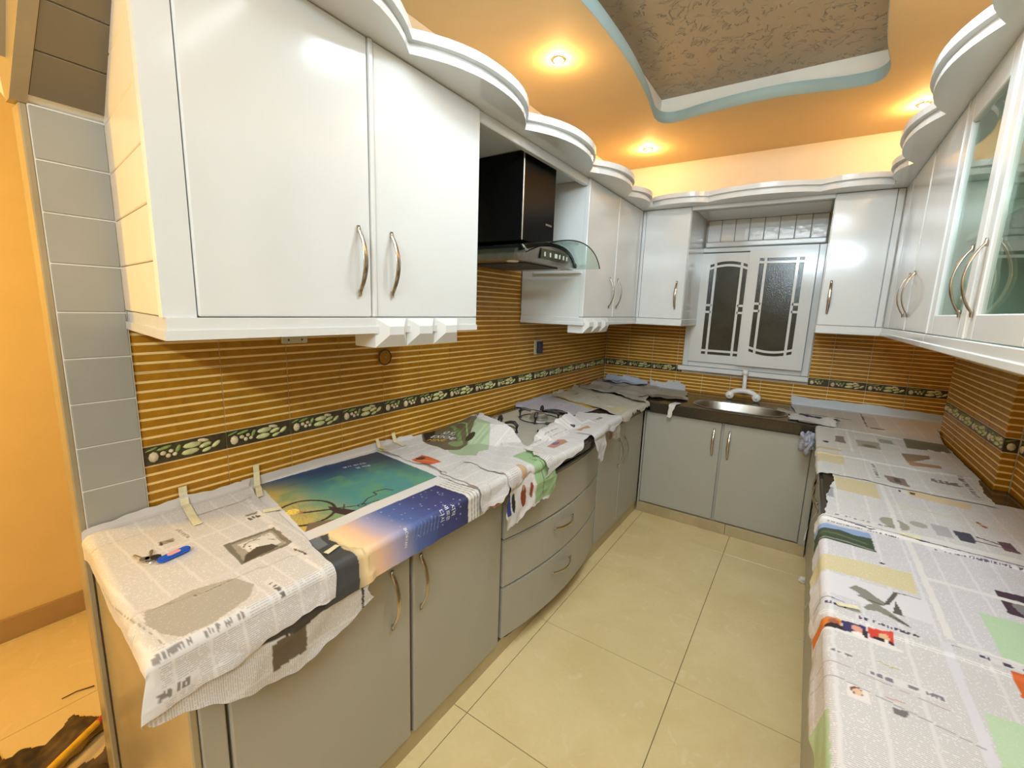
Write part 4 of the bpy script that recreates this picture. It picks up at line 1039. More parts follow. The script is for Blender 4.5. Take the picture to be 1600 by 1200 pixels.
sheet('near-end newspaper sheet wrapped over the corner of the left counter, with a boxed ink portrait', [(-0.030, 0.240), (0.742, 0.205), (0.705, 0.596), (-0.036, 0.715)], 'L', 2, p_near, 0.0032, 'v', 0.012, seed=4,
      lift=lambda s, t, u, v: 0.010 * max(0, 1 - abs(s - 0.04) / 0.05) * min(1, v * 6) + 0.006 * max(0, 1 - u * 8))
def p_under(p):
    p.gutters('s', 0.66, 0.07); p.rect(0.74, 0.44, 0.81, 0.52, (104, 90, 74)); p.rect(0.60, 0.675, 0.86, 0.683, (60, 55, 52)); p.poly([(0.60, 0.40), (0.72, 0.40), (0.745, 0.50), (0.715, 0.66), (0.60, 0.70)], (70, 66, 62))  # last dark shape: shadow gap below the upper sheets, painted into the colour
sheet('lower newspaper layer hanging ragged on the first cabinet door at the near end', [(0.50, 0.260), (0.755, 0.236), (0.785, 0.712), (0.56, 0.66)], 'L', 0, p_under, 0.0035, 'u', 0.007, seed=8, jit=0.006, bow=0.068)
def p_poster(p):
    p.x[:] = 0
    up = [(0.006, 0.745), (0.036, 1.235), (0.446, 1.190), (0.440, 0.655)]
    m = p.inside(up); n = p.noi(14); n2 = p.noi(40, 2.0); S, T = p.S, p.T
    f = np.clip((T - 0.66) / 0.5, 0, 1); g = np.clip(S / 0.44, 0, 1)
    a = np.array(lin((196, 170, 84)))[None]; b = np.array(lin((84, 140, 132)))[None]; c = np.array(lin((38, 66, 108)))[None]; d = np.array(lin((104, 150, 110)))[None]; k = np.array(lin((66, 70, 82)))[None]
    w1 = np.clip(f * 2.2 + 0.25 * n, 0, 1)[:, None]; col = a * (1 - w1) + b * w1
    w2 = np.clip((0.45 - g) * 2.2 + 0.3 * n - 0.25 + 0.7 * f, 0, 1)[:, None]; col = col * (1 - w2) + c * w2
    w3 = np.clip(n2 * 1.2 + 0.1, 0, 0.6)[:, None] * (g > 0.35)[:, None]; col = col * (1 - w3) + d * w3
    w4 = np.clip((f - 0.75) * 3 + (0.3 - g), 0, 0.8)[:, None]; col = col * (1 - w4) + k * w4
    p.c = np.where(m[:, None], col, p.c)
    p.ell(0.300, 0.700, 0.020, 0.020, (236, 206, 100)); 
    for q in range(22):
        an = 2 * PI * q / 22; e = (0.330 + 0.086 * math.cos(an), 0.722 + 0.086 * math.sin(an))
        if m.any(): p.seg((0.325, 0.715), e, 0.0011, (150, 116, 84))
    p.ell(0.330, 0.722, 0.092, 0.092, (62, 54, 44), ring=0.11)
    p.path([(0.33, 0.72), (0.375, 0.79), (0.40, 0.80), (0.44, 0.79)], 0.009, (58, 46, 44)); p.poly([(0.345, 0.79), (0.37, 0.80), (0.45, 0.83), (0.45, 0.79), (0.40, 0.775)], (66, 50, 48))
    p.path([(0.38, 0.80), (0.425, 0.86), (0.40, 0.90), (0.40, 0.94)], 0.005, (60, 50, 52)); p.path([(0.375, 0.83), (0.415, 0.80)], 0.004, (60, 50, 52)); p.ell(0.425, 0.86, 0.014, 0.014, (60, 50, 52), ring=0.25); p.path([(0.40, 0.94), (0.375, 0.945), (0.385, 0.99), (0.41, 1.0)], 0.005, (52, 44, 44)); p.path([(0.425, 0.86), (0.44, 0.92)], 0.004, (60, 50, 52))
    p.poly([(0.46, 0.64), (0.40, 0.69), (0.43, 0.74), (0.46, 0.78)], (120, 100, 80))
    m2 = ~p.inside(up) & (S < 0.47); p.c[m2] = np.array(lin(WHITE)); 
    # lower picture
    lo = [(0.490, 0.634), (0.495, 1.128), (0.9, 1.118), (0.9, 0.55)]
    m = p.inside(lo); f = np.clip((T - 0.63) / 0.5, 0, 1) + 0.03 * n - 0.25 * np.clip(S - 0.60, 0, 1)
    st = [(0.0, (90, 92, 96)), (0.10, (238, 212, 160)), (0.22, (232, 190, 158)), (0.34, (168, 160, 186)), (0.50, (84, 104, 158)), (0.72, (66, 72, 122)), (1.0, (54, 52, 88))]
    xs = [q[0] for q in st]; cs = np.array([lin(q[1]) for q in st]); col = np.stack([np.interp(f, xs, cs[:, i]) for i in range(3)], 1); p.c = np.where(m[:, None], col, p.c)
    p.poly([(0.490, 0.632), (0.498, 0.690), (0.530, 0.672), (0.560, 0.676), (0.61, 0.660), (0.66, 0.672), (0.9, 0.655), (0.9, 0.5), (0.6, 0.55)], (72, 72, 72)); p.poly([(0.490, 0.632), (0.496, 0.665), (0.55, 0.655), (0.56, 0.62)], (108, 112, 118))
    r = random.Random(5)
    for q in range(46): p.ell(r.uniform(0.51, 0.70), r.uniform(0.80, 1.10), 0.0024, 0.0024, (170, 174, 196))
    for q in range(9): t0 = 0.86 + 0.015 * q; p.seg((0.645 + 0.004 * (q % 3), t0), (0.69, t0 - 0.01), 0.003, (118, 130, 172))
    p.rect(0.47, 0.5, 0.489, 1.3, WHITE); p.seg((0.50, 0.62), (0.66, 0.60), 0.002, (190, 186, 180))
    for q in range(4): p.rect(0.50, 1.140 + 0.016 * q, 0.9, 1.144 + 0.016 * q, (150, 146, 150))
po = sheet('picture poster sheet with a bicycle wheel on a teal sky above a starry dusk panel', [(-0.034, 0.690), (0.730, 0.565), (0.735, 1.215), (-0.030, 1.300)], 'L', 1, p_poster, 0.0026, 'v', 0.001, base=(212, 208, 200), name='poster_sheet', cat='poster', seed=11, jit=0.001)
print_text(po, 'L', 1, '다시', 0.640, 0.985, 0.021, 0.0, M['ink_w']); print_text(po, 'L', 1, '새로운', 0.632, 1.012, 0.019, 0.0, M['ink_w']); print_text(po, 'L', 1, '시작', 0.640, 1.038, 0.021, 0.0, M['ink_w'])
print_text(po, 'L', 1, 'BORYAN', 0.640, 0.838, 0.014, -0.1, M['ink_w'])
print_text(po, 'L', 1, '별이 빛나는', 0.10, 1.02, 0.020, 1.3, M['ink_w']); print_text(po, 'L', 1, '밤 하늘', 0.145, 1.05, 0.020, 1.3, M['ink_w'])
def p_green(p):
    p.gutters('s', 0.02, 0.075); p.blank(-0.1, 1.2, 0.03, 2)
    p.poly([(0.02, 1.60), (0.02, 1.80), (0.30, 1.72), (0.48, 1.46), (0.30, 1.42)], (150, 172, 130), 0.2, 0.85)
    p.poly([(-0.005, 1.545), (0.0, 1.87), (0.10, 1.90), (0.19, 1.75), (0.285, 1.56), (0.300, 1.49), (0.27, 1.42), (0.17, 1.44), (0.08, 1.47)], (104, 94, 72)); p.poly([(0.0, 1.55), (0.02, 1.62), (0.12, 1.50), (0.10, 1.47)], (40, 32, 30))
    p.path([(0.06, 1.70), (0.16, 1.64), (0.25, 1.55)], 0.020, (112, 138, 88)); p.path([(0.06, 1.75), (0.18, 1.68), (0.27, 1.58)], 0.006, (140, 172, 110)); p.ell(0.24, 1.53, 0.03, 0.04, (128, 142, 100)); p.ell(0.27, 1.60, 0.018, 0.03, (60, 56, 36))
    p.poly([(0.243, 1.247), (0.232, 1.318), (0.364, 1.300), (0.356, 1.232)], (196, 96, 56)); p.ell(0.262, 1.282, 0.02, 0.02, (92, 56, 40)); p.path([(0.27, 1.26), (0.35, 1.28)], 0.012, (214, 120, 76))
    p.seg((0.02, 1.262), (0.20, 1.190), 0.009, (190, 180, 50)); p.head(0.20, 1.218, 0.46, 1.232, 's', (96, 90, 90), 13); p.seg((0.20, 1.20), (0.50, 1.185), 0.003, (90, 86, 86))
    p.rect(0.50, 1.40, 0.56, 1.47, (206, 200, 190), 0.1); p.head(0.45, 1.185, 0.62, 1.195, 's', (120, 112, 110), 14)
pc = sheet('newspaper sheet bulging up beside the hob, with a green advert, dark photo and orange box', [(-0.028, 1.262), (0.716, 1.190), (0.655, 1.640), (0.030, 1.900)], 'L', 3, p_green, 0.0032, 'u', 0.01, seed=14, jit=0.010,
           lift=lambda s, t, u, v: 0.020 * math.exp(-((s - 0.10) / 0.10) ** 2 - ((t - 1.75) / 0.13) ** 2) + 0.010 * math.sin(u * 9 + v * 5) ** 2)
print_text(pc, 'L', 3, 'EXIOE', 0.065, 1.53, 0.05, 0.15, M['ink_w'], 0.030); print_text(pc, 'L', 3, '모드', 0.085, 1.585, 0.05, 0.15, M['ink_w'], 0.034); print_text(pc, 'L', 3, 'MINE', 0.085, 1.487, 0.045, 0.15, M['ink_y'], 0.022)
print_text(pc, 'L', 3, '새로운', 0.09, 1.76, 0.04, 0.15, M['ink_w'], 0.034)
def p_drape(p):
    p.gutters('t', 1.30, 0.07); p.poly([(0.56, 1.53), (0.56, 1.66), (0.83, 1.67), (0.82, 1.52)], (150, 178, 132), 0.3)
    p.rect(0.70, 1.345, 0.80, 1.375, (60, 60, 120)); p.ell(0.76, 1.395, 0.04, 0.012, (44, 44, 46)); p.ell(0.755, 1.455, 0.045, 0.016, (130, 64, 42)); p.ell(0.72, 1.455, 0.012, 0.010, (170, 120, 96)); p.ell(0.75, 1.50, 0.035, 0.008, (140, 70, 50)); p.ell(0.66, 1.46, 0.03, 0.02, (190, 160, 130)); p.seg((0.62, 1.575), (0.80, 1.57), 0.003, (60, 80, 60))
sheet('newspaper flap with shoe pictures and a green block hanging over the top drawer', [(0.42, 1.36), (0.845, 1.345), (0.820, 1.665), (0.42, 1.68)], 'L', 4, p_drape, 0.0034, 'v', 0.012, seed=21, jit=0.009)
def p_strip(p):
    p.gutters('t', 1.1, 0.03); p.poly([(0.5, 1.24), (0.5, 1.34), (0.9, 1.34), (0.9, 1.24)], (206, 150, 130), 0.2); p.rect(0.66, 1.26, 0.70, 1.30, (210, 130, 50)); p.rect(0.70, 1.30, 0.9, 1.34, (206, 176, 60))
sheet('narrow newspaper edge curling over the counter front between poster and drawers', [(0.45, 1.19), (0.722, 1.19), (0.735, 1.335), (0.45, 1.345)], 'L', 2, p_strip, 0.005, 'v', 0.005, seed=23, jit=0.004)
def p_hob(p):
    p.gutters('t', 1.66, 0.085); p.seg((0.53, 1.70), (0.53, 2.0), 0.003, (120, 116, 120)); p.poly([(0.595, 1.77), (0.585, 1.90), (0.61, 1.925), (0.64, 1.90), (0.635, 1.77)], (178, 130, 108)); p.ell(0.605, 1.84, 0.014, 0.03, (120, 96, 130))
    p.poly([(0.575, 2.12), (0.585, 2.25), (0.625, 2.22), (0.62, 2.13)], (186, 140, 112)); p.head(0.555, 2.35, 0.585, 2.47, 't', (110, 100, 76), 22); p.seg((0.53, 1.64), (0.66, 1.64), 0.006, (190, 172, 90)); p.seg((0.555, 1.72), (0.555, 2.05), 0.002, (150, 146, 150))
sheet('newspaper sheet along the counter front beside the hob knobs', [(0.535, 1.645), (0.722, 1.575), (0.665, 2.62), (0.410, 2.52)], 'L', 4, p_hob, 0.0045, 'v', 0.006, seed=31, jit=0.010, lift=lambda s, t, u, v: 0.010 * max(0, 1 - v * 9) + 0.006)
def p_pink(p): p.gutters('t', 2.0, 0.05); p.seg((0.70, 2.30), (0.86, 2.20), 0.012, (214, 130, 130))
sheet('newspaper corner with a pink edge hanging over the right of the top drawer', [(0.60, 2.06), (0.80, 2.10), (0.845, 2.20), (0.64, 2.34)], 'L', 5, p_pink, 0.005, 'v', 0.012, seed=33, jit=0.006)
def p_tan(p): p.gutters('t', 2.0, 0.05); p.rect(0.5, 2.36, 0.74, 2.44, (120, 80, 64), 0.0)
sheet('dull crumpled newspaper scrap hanging where the drawers end', [(0.56, 2.36), (0.735, 2.40), (0.760, 2.55), (0.58, 2.62)], 'L', 2, p_tan, 0.005, 'v', 0.016, seed=35, jit=0.008, base=(168, 158, 142))
def p_lav(p): p.gutters('s', 0.0, 0.08); p.head(0.20, 2.56, 0.215, 2.68, 't', (140, 136, 156), 41); p.poly([(0.02, 2.94), (0.05, 2.86), (0.42, 2.69), (0.45, 2.76), (0.05, 3.0)], (196, 160, 60), 0.0)
sheet('pale lavender newspaper behind the hob with a mustard edge', [(-0.026, 2.385), (0.415, 2.425), (0.470, 2.85), (-0.020, 3.02)], 'L', 2, p_lav, 0.005, 'u', 0.004, seed=37, base=(188, 182, 188))
def p_g(p): p.gutters('s', 0.05, 0.09); p.head(0.10, 3.00, 0.125, 3.12, 't', (110, 80, 80), 42); p.head(0.28, 3.0, 0.30, 3.09, 't', (120, 100, 96), 43); p.rect(0.50, 2.75, 0.62, 2.79, (200, 180, 110))
sheet('newspaper sheet near the far left corner of the counter before the sink turn', [(-0.022, 2.90), (0.672, 2.62), (0.655, 3.15), (-0.022, 3.36)], 'L', 3, p_g, 0.005, 'u', 0.004, seed=39, jit=0.012, base=(196, 188, 170), lift=lambda s, t, u, v: 0.010 * math.sin(u * 7 + v * 4) ** 2)
def p_cor(p): p.gutters('t', 3.2, 0.09); p.head(0.20, 3.5, 0.23, 3.7, 't', (130, 120, 110), 44); p.path([(0.0, 3.3), (0.2, 3.42), (0.45, 3.38)], 0.006, (70, 60, 54))
sheet('rumpled newspaper filling the far left corner of the counter', [(-0.020, 3.34), (0.635, 3.10), (0.520, 3.935), (-0.022, 3.945)], 'L', 4, p_cor, 0.0055, 'v', 0.003, seed=44, jit=0.012, base=(182, 174, 162),
      lift=lambda s, t, u, v: 0.020 * (0.5 + mnoise.noise(Vector((s * 7, t * 7, 3)))) ** 2 + 0.012 * max(0, 1 - v * 8))
def p_blue(p): p.x[:] *= 0.5; p.head(0.12, 3.80, 0.14, 3.93, 's', (150, 156, 170), 46)
sheet('bluish newspaper piece propped against the tiles in the far left corner', [(0.03, 3.76), (0.42, 3.80), (0.42, 3.965), (0.03, 3.985)], 'B', 6, p_blue, 0.006, 'u', 0.003, seed=46, base=(176, 184, 198), jit=0.008, lift=lambda s, t, u, v: 0.016 * math.sin(u * 8) ** 2 * (1 - v) + 0.01)
def p_sk(p): p.poly([(0.56, 3.30), (0.60, 3.52), (0.80, 3.52), (0.86, 3.40)], (120, 104, 84), 0.4, 0.85); p.rect(0.40, 3.86, 0.8, 4.0, (196, 198, 200), 0.6)
sheet('smudged newspaper taped up the tiles left of the sink', [(0.52, 3.30), (0.86, 3.44), (0.735, 3.975), (0.435, 3.965)], 'B', 5, p_sk, 0.0055, 'u', 0.003, seed=47, base=(176, 168, 152), jit=0.010, lift=lambda s, t, u, v: 0.012 * (0.5 + mnoise.noise(Vector((s * 12, t * 12, 6)))) * (1 - v))
sheet('small torn white paper strip over the dark worktop edge left of the sink', [(0.775, 3.135), (0.805, 3.130), (0.850, 3.305), (0.80, 3.31)], 'B', 1, lambda p: p.x.fill(0), 0.005, 'u', 0.004, seed=48, base=(214, 208, 200), jit=0.003, name='paper_scrap', cat='paper')
# right counter
def p_k1(p): p.gutters('s', 1.55, 0.088); p.rect(1.926, 3.42, 1.985, 3.76, (186, 178, 172), 0.5); p.rect(1.915, 3.40, 1.922, 3.85, (80, 76, 76)); p.rect(1.93, 3.37, 2.0, 3.40, (80, 74, 72)); p.rect(1.5, 3.86, 2.4, 4.1, (196, 202, 204), 0.3); p.rect(1.60, 3.55, 1.85, 3.57, (120, 114, 104))
sheet('farthest newspaper sheet on the right counter, folded up against the window-wall tiles', [(1.570, 3.262), (2.228, 3.14), (2.362, 3.965), (1.500, 3.975)], 'R', 0, p_k1, 0.006, 'u', 0.003, seed=51, base=(204, 198, 188))
def p_k2(p):
    p.gutters('s', 1.66, 0.088); p.poly([(1.746, 3.014), (1.785, 3.02), (1.788, 2.858), (1.741, 2.87)], (130, 114, 100)); p.rect(1.80, 2.70, 1.81, 3.2, WHITE)
    p.poly([(1.837, 2.992), (1.933, 2.998), (1.93, 2.839), (1.834, 2.843)], (158, 150, 132)); p.ell(1.885, 2.88, 0.03, 0.03, (120, 108, 96)); p.poly([(2.06, 3.19), (2.23, 3.176), (2.22, 3.0), (2.046, 2.969)], (112, 108, 88)); p.head(2.10, 2.98, 2.19, 3.02, 's', (220, 214, 200), 52)
    p.poly([(2.004, 2.836), (2.115, 2.866), (2.104, 2.798), (2.004, 2.66)], (140, 116, 92)); p.rect(1.66, 2.60, 1.76, 2.70, (196, 178, 140), 0.7); p.poly([(1.94, 3.10), (2.0, 3.10), (2.0, 3.0), (1.94, 3.0)], (150, 152, 130), 0.3); p.ell(1.70, 2.83, 0.015, 0.02, (40, 36, 34))
sheet('newspaper sheet with a dark food-advert box, second from the window on the right counter', [(1.650, 2.575), (2.226, 2.56), (2.232, 3.26), (1.655, 3.215)], 'R', 1, p_k2, 0.0055, 'u', 0.004, seed=53, base=(208, 202, 192))
def p_k3(p):
    p.gutters('s', 1.66, 0.088); p.rect(1.66, 2.42, 1.762, 2.585, (208, 190, 152), 0.7); p.poly([(1.889, 2.377), (1.956, 2.374), (1.961, 2.262), (1.9, 2.286)], (130, 112, 104)); p.rect(1.92, 2.30, 1.94, 2.36, (90, 76, 74)); p.head(1.86, 2.30, 1.875, 2.55, 't', (110, 100, 104), 54); p.head(2.05, 2.40, 2.12, 2.46, 's', (120, 110, 110), 55); p.head(2.15, 2.30, 2.17, 2.56, 't', (110, 104, 110), 56)
    p.poly([(2.00, 2.68), (2.12, 2.70), (2.12, 2.64), (2.01, 2.60)], (166, 130, 100))
sheet('newspaper sheet with a cream panel at its front corner, middle of the right counter', [(1.645, 2.238), (2.185, 2.205), (2.222, 2.70), (1.648, 2.645)], 'R', 2, p_k3, 0.005, 'u', 0.006, seed=55, base=(210, 205, 198))
def p_k4(p):
    p.gutters('s', 1.71, 0.088); p.poly([(1.713, 2.225), (1.850, 2.225), (1.846, 2.031), (1.717, 2.050)], (208, 192, 152), 0.7); p.poly([(1.940, 2.225), (2.12, 2.195), (2.10, 2.120), (1.945, 2.149)], (210, 188, 152), 0.3); p.head(1.915, 2.17, 1.965, 2.20, 's', (84, 70, 54), 57)
    p.ell(1.860, 1.815, 0.036, 0.045, (150, 146, 132), 0.3); p.ell(1.925, 1.855, 0.022, 0.025, (160, 158, 146), 0.3); p.poly([(2.008, 1.873), (2.051, 1.88), (2.047, 1.801), (2.010, 1.797)], (72, 72, 84)); p.poly([(1.955, 1.89), (2.0, 1.89), (2.0, 1.80), (1.96, 1.80)], (170, 164, 166)); p.poly([(2.085, 1.99), (2.093, 2.013), (2.110, 1.975), (2.104, 1.958)], (134, 76, 76))
    p.poly([(2.103, 1.864), (2.134, 1.872), (2.138, 1.800), (2.104, 1.80)], (100, 76, 84)); p.seg((2.06, 1.86), (2.13, 1.83), 0.008, (84, 66, 74)); p.seg((2.05, 1.825), (2.12, 1.815), 0.006, (110, 96, 104)); p.head(1.70, 1.77, 1.86, 1.782, 's', (110, 106, 120), 58); p.rect(1.685, 1.95, 1.705, 2.06, (150, 150, 152)); p.seg((1.87, 2.02), (2.2, 1.97), 0.006, (206, 190, 140)); p.rect(1.858, 1.7, 1.872, 2.24, WHITE)
sheet('newspaper sheet with two cream panels beside the step in the right wall', [(1.668, 1.735), (2.298, 1.66), (2.305, 2.255), (1.714, 2.245)], 'R', 1, p_k4, 0.004, 'u', 0.006, seed=57, base=(210, 206, 203))
def p_k5(p):
    p.gutters('s', 1.67, 0.062)
    p.blank(1.5, 1.24, 1.86, 1.345); p.rect(1.5, 1.690, 2.6, 1.78, WHITE); p.seg((1.60, 1.735), (1.88, 1.722), 0.003, (70, 66, 90)); p.seg((1.70, 1.728), (1.80, 1.712), 0.005, (60, 56, 84)); p.seg((1.90, 1.712), (2.16, 1.690), 0.006, (62, 58, 92)); p.head(1.68, 1.694, 1.86, 1.703, 's', (84, 80, 96), 61); p.head(1.925, 1.672, 2.20, 1.682, 's', (84, 80, 100), 62)
    p.poly([(1.60, 1.655), (1.676, 1.672), (1.786, 1.676), (1.789, 1.548), (1.733, 1.552), (1.60, 1.552)], (136, 154, 190)); p.poly([(1.60, 1.630), (1.676, 1.636), (1.71, 1.648), (1.745, 1.632), (1.787, 1.640), (1.789, 1.548), (1.733, 1.552), (1.60, 1.552)], (62, 74, 58)); p.path([(1.65, 1.60), (1.70, 1.612), (1.77, 1.59)], 0.010, (90, 100, 70)); p.path([(1.66, 1.565), (1.72, 1.57), (1.78, 1.556)], 0.008, (130, 132, 112))
    p.poly([(1.58, 1.450), (1.672, 1.450), (1.855, 1.472), (1.852, 1.362), (1.713, 1.360), (1.58, 1.345)], (210, 196, 156), 0.7); p.ell(1.795, 1.482, 0.006, 0.005, (40, 40, 40)); p.rect(1.870, 1.2, 1.884, 1.70, WHITE)
    g1 = (128, 128, 118); g2 = (84, 86, 78)
    p.poly([(1.712, 1.290), (1.728, 1.314), (1.748, 1.306), (1.764, 1.286), (1.782, 1.270), (1.776, 1.256), (1.758, 1.246), (1.738, 1.262), (1.724, 1.266), (1.733, 1.274), (1.724, 1.284)], g1); p.poly([(1.776, 1.262), (1.786, 1.292), (1.802, 1.338), (1.812, 1.342), (1.800, 1.304), (1.786, 1.268)], g2); p.path([(1.806, 1.338), (1.830, 1.342), (1.850, 1.340)], 0.004, (110, 92, 88)); p.path([(1.750, 1.262), (1.772, 1.258)], 0.004, g2)
    p.poly([(1.736, 1.222), (1.748, 1.244), (1.768, 1.250), (1.784, 1.236), (1.800, 1.218), (1.816, 1.196), (1.800, 1.200), (1.784, 1.212), (1.760, 1.222), (1.742, 1.214)], g1); p.poly([(1.776, 1.226), (1.798, 1.206), (1.818, 1.194), (1.806, 1.212)], g2); p.poly([(1.790, 1.236), (1.800, 1.296), (1.806, 1.262), (1.808, 1.234)], g2)
    p.poly([(2.013, 1.507), (2.20, 1.53), (2.20, 1.39), (2.009, 1.395)], (70, 54, 66)); p.ell(2.045, 1.44, 0.016, 0.04, (128, 124, 126)); p.poly([(1.954, 1.362), (2.3, 1.375), (2.3, 1.19), (1.950, 1.195)], (176, 200, 166), 0.25); p.rect(1.884, 1.46, 2.3, 1.475, WHITE); p.rect(1.884, 1.185, 2.0, 1.195, WHITE)
    p.path([(1.62, 1.21), (1.66, 1.222), (1.70, 1.215)], 0.003, (90, 90, 110)); p.head(1.665, 1.190, 1.705, 1.203, 's', (60, 60, 90), 63)
sheet('newspaper sheet with two grey flying birds, a cream band and a mountain photo', [(1.590, 1.165), (2.300, 1.12), (2.300, 1.745), (1.628, 1.752)], 'R', 2, p_k5, 0.0028, 'u', 0.010, seed=59, base=(208, 204, 206))
def p_k6(p):
    p.gutters('s', 1.672, 0.062)
    p.head(1.722, 1.158, 1.822, 1.170, 's', (66, 64, 90), 71); p.seg((1.86, 1.172), (1.99, 1.186), 0.0028, (60, 58, 80)); p.head(1.912, 1.160, 2.10, 1.173, 's', (66, 62, 84), 72)
    p.rect(1.60, 1.098, 1.690, 1.137, (206, 120, 50)); p.ell(1.678, 1.122, 0.010, 0.010, (150, 92, 66)); p.ell(1.680, 1.104, 0.018, 0.012, (44, 36, 38)); p.rect(1.600, 1.098, 1.660, 1.137, (200, 110, 46))
    p.poly([(1.692, 1.137), (1.734, 1.142), (1.735, 1.108), (1.692, 1.100)], (58, 50, 92)); p.ell(1.718, 1.122, 0.010, 0.012, (212, 150, 130)); p.ell(1.722, 1.104, 0.014, 0.008, (226, 216, 214)); p.ell(1.731, 1.112, 0.005, 0.012, (50, 40, 44))
    p.poly([(1.737, 1.142), (1.780, 1.148), (1.778, 1.104), (1.737, 1.108)], (196, 62, 46)); p.ell(1.762, 1.124, 0.009, 0.012, (206, 170, 130)); p.ell(1.760, 1.110, 0.018, 0.008, (46, 36, 44)); p.ell(1.765, 1.112, 0.004, 0.008, (226, 216, 206)); p.rect(1.5, 1.09, 1.79, 1.0985, WHITE); p.rect(1.737, 1.098, 1.781, 1.106, WHITE)
    p.head(1.67, 1.015, 1.70, 1.024, 's', (120, 114, 120), 73); p.head(1.728, 0.985, 1.828, 0.997, 's', (120, 116, 126), 74); p.path([(1.745, 1.036), (1.762, 1.030), (1.775, 1.034)], 0.003, (180, 170, 100))
    p.rect(1.690, 0.90, 1.722, 0.936, (216, 208, 204)); p.ell(1.704, 0.922, 0.009, 0.011, (110, 70, 60)); p.ell(1.705, 0.920, 0.0065, 0.009, (214, 176, 150)); p.poly([(1.752, 0.916), (1.772, 0.920), (1.770, 0.904), (1.753, 0.901)], (110, 104, 104)); p.seg((1.745, 0.935), (1.77, 0.94), 0.003, (190, 140, 130))
    p.poly([(1.880, 0.996), (2.2, 1.03), (2.2, 0.80), (1.870, 0.83)], (180, 202, 168), 0.3); p.poly([(1.950, 1.150), (2.10, 1.17), (2.10, 1.06), (1.946, 1.08)], (196, 96, 46)); p.rect(1.855, 0.3, 1.872, 1.19, (204, 200, 206)); p.seg((1.60, 0.955), (1.86, 0.905), 0.0025, (150, 146, 150)); p.seg((1.60, 0.99), (1.83, 0.965), 0.002, (170, 150, 150))
    p.rect(1.5, 0.4, 1.664, 0.86, (170, 190, 150), 0.4)
sheet('nearest newspaper sheet on the right counter, with three small head-and-shoulder photos in a row', [(1.585, 0.42), (2.300, 0.38), (2.300, 1.168), (1.592, 1.186)], 'R', 3, p_k6, 0.0030, 'u', 0.010, seed=63, base=(206, 202, 201))
# crumpled pieces beside the sink (the sheets themselves are laid below, lowest layer first)
def crumple(name, label, cat, cx, cy, cz, rx, ry, rz, seed, c, lay=0):
    bm = bmesh.new(); bmesh.ops.create_icosphere(bm, subdivisions=4, radius=1.0)
    for v in bm.verts:
        n = v.co.normalized(); q = n * 1.3 + Vector((seed, seed * 2, 0)); f = 0.72 + 0.75 * abs(mnoise.noise(q)) + 0.28 * abs(mnoise.noise(q * 2.3))
        v.co = Vector((n.x * rx * f, n.y * ry * f, n.z * rz * f))
    zm = min(v.co.z for v in bm.verts)
    for v in bm.verts: v.co += Vector((cx, cy, cz))
    me = bpy.data.meshes.new(name); bm.to_mesh(me); bm.free(); me.materials.append(M['paper_u'])
    nv = len(me.vertices); co = np.empty(nv * 3); me.vertices.foreach_get('co', co); co = co.reshape(-1, 3)
    uvl = me.uv_layers.new(name='UVMap'); li = np.empty(len(me.loops), np.int32); me.loops.foreach_get('vertex_index', li); uvl.data.foreach_set('uv', co[li][:, [0, 2]].ravel())
    pg = Page(co[:, 0], co[:, 2], c); k = pg.noi(60, seed) > 0.35; pg._set(k, (150, 144, 146), 0.4)
    a = me.attributes.new('ink', 'FLOAT_COLOR', 'POINT'); a.data.foreach_set('color', np.concatenate([pg.c, np.ones((nv, 1))], 1).ravel()); b = me.attributes.new('body', 'FLOAT', 'POINT'); b.data.foreach_set('value', pg.x.ravel())
    return tag(link(name, me), label, cat)
crumple('crumpled_newspaper', 'crumpled ball of newspaper hanging at the corner between sink worktop and right counter', 'newspaper', 1.622, 3.135, 0.790, 0.046, 0.048, 0.062, 2.3, (176, 178, 190))
def p_navy(p): p.x[:] *= 0.6; p.poly([(1.56, 3.38), (1.58, 3.56), (1.70, 3.55), (1.74, 3.40)], (36, 40, 74))
sheet('curled newspaper flap with a dark blue page, right of the sink', [(1.500, 3.30), (1.750, 3.22), (1.775, 3.44), (1.560, 3.56)], 'R', 3, p_navy, 0.0045, 'u', 0.003, seed=65, base=(196, 190, 184), jit=0.010, lift=lambda s, t, u, v: 0.045 * math.sin(PI * min(1, v * 1.1)) * (0.4 + 0.6 * u) * (0.6 + 0.4 * math.sin(u * 9)))
sheet('thin rolled newspaper sliver pointing from the sink towards the right counter', [(1.42, 3.56), (1.66, 3.32), (1.70, 3.36), (1.47, 3.62)], 'R', 2, lambda p: None, 0.005, 'u', 0.002, seed=66, base=(170, 160, 140), jit=0.006, lift=lambda s, t, u, v: 0.012 * math.sin(v * PI))
build_sheets()
FL.soft(); FR.soft()
def hat(reg, s, t):
    return float(FIELD[reg].get(np.array([s]), np.array([t]))[0]) + 0.0028
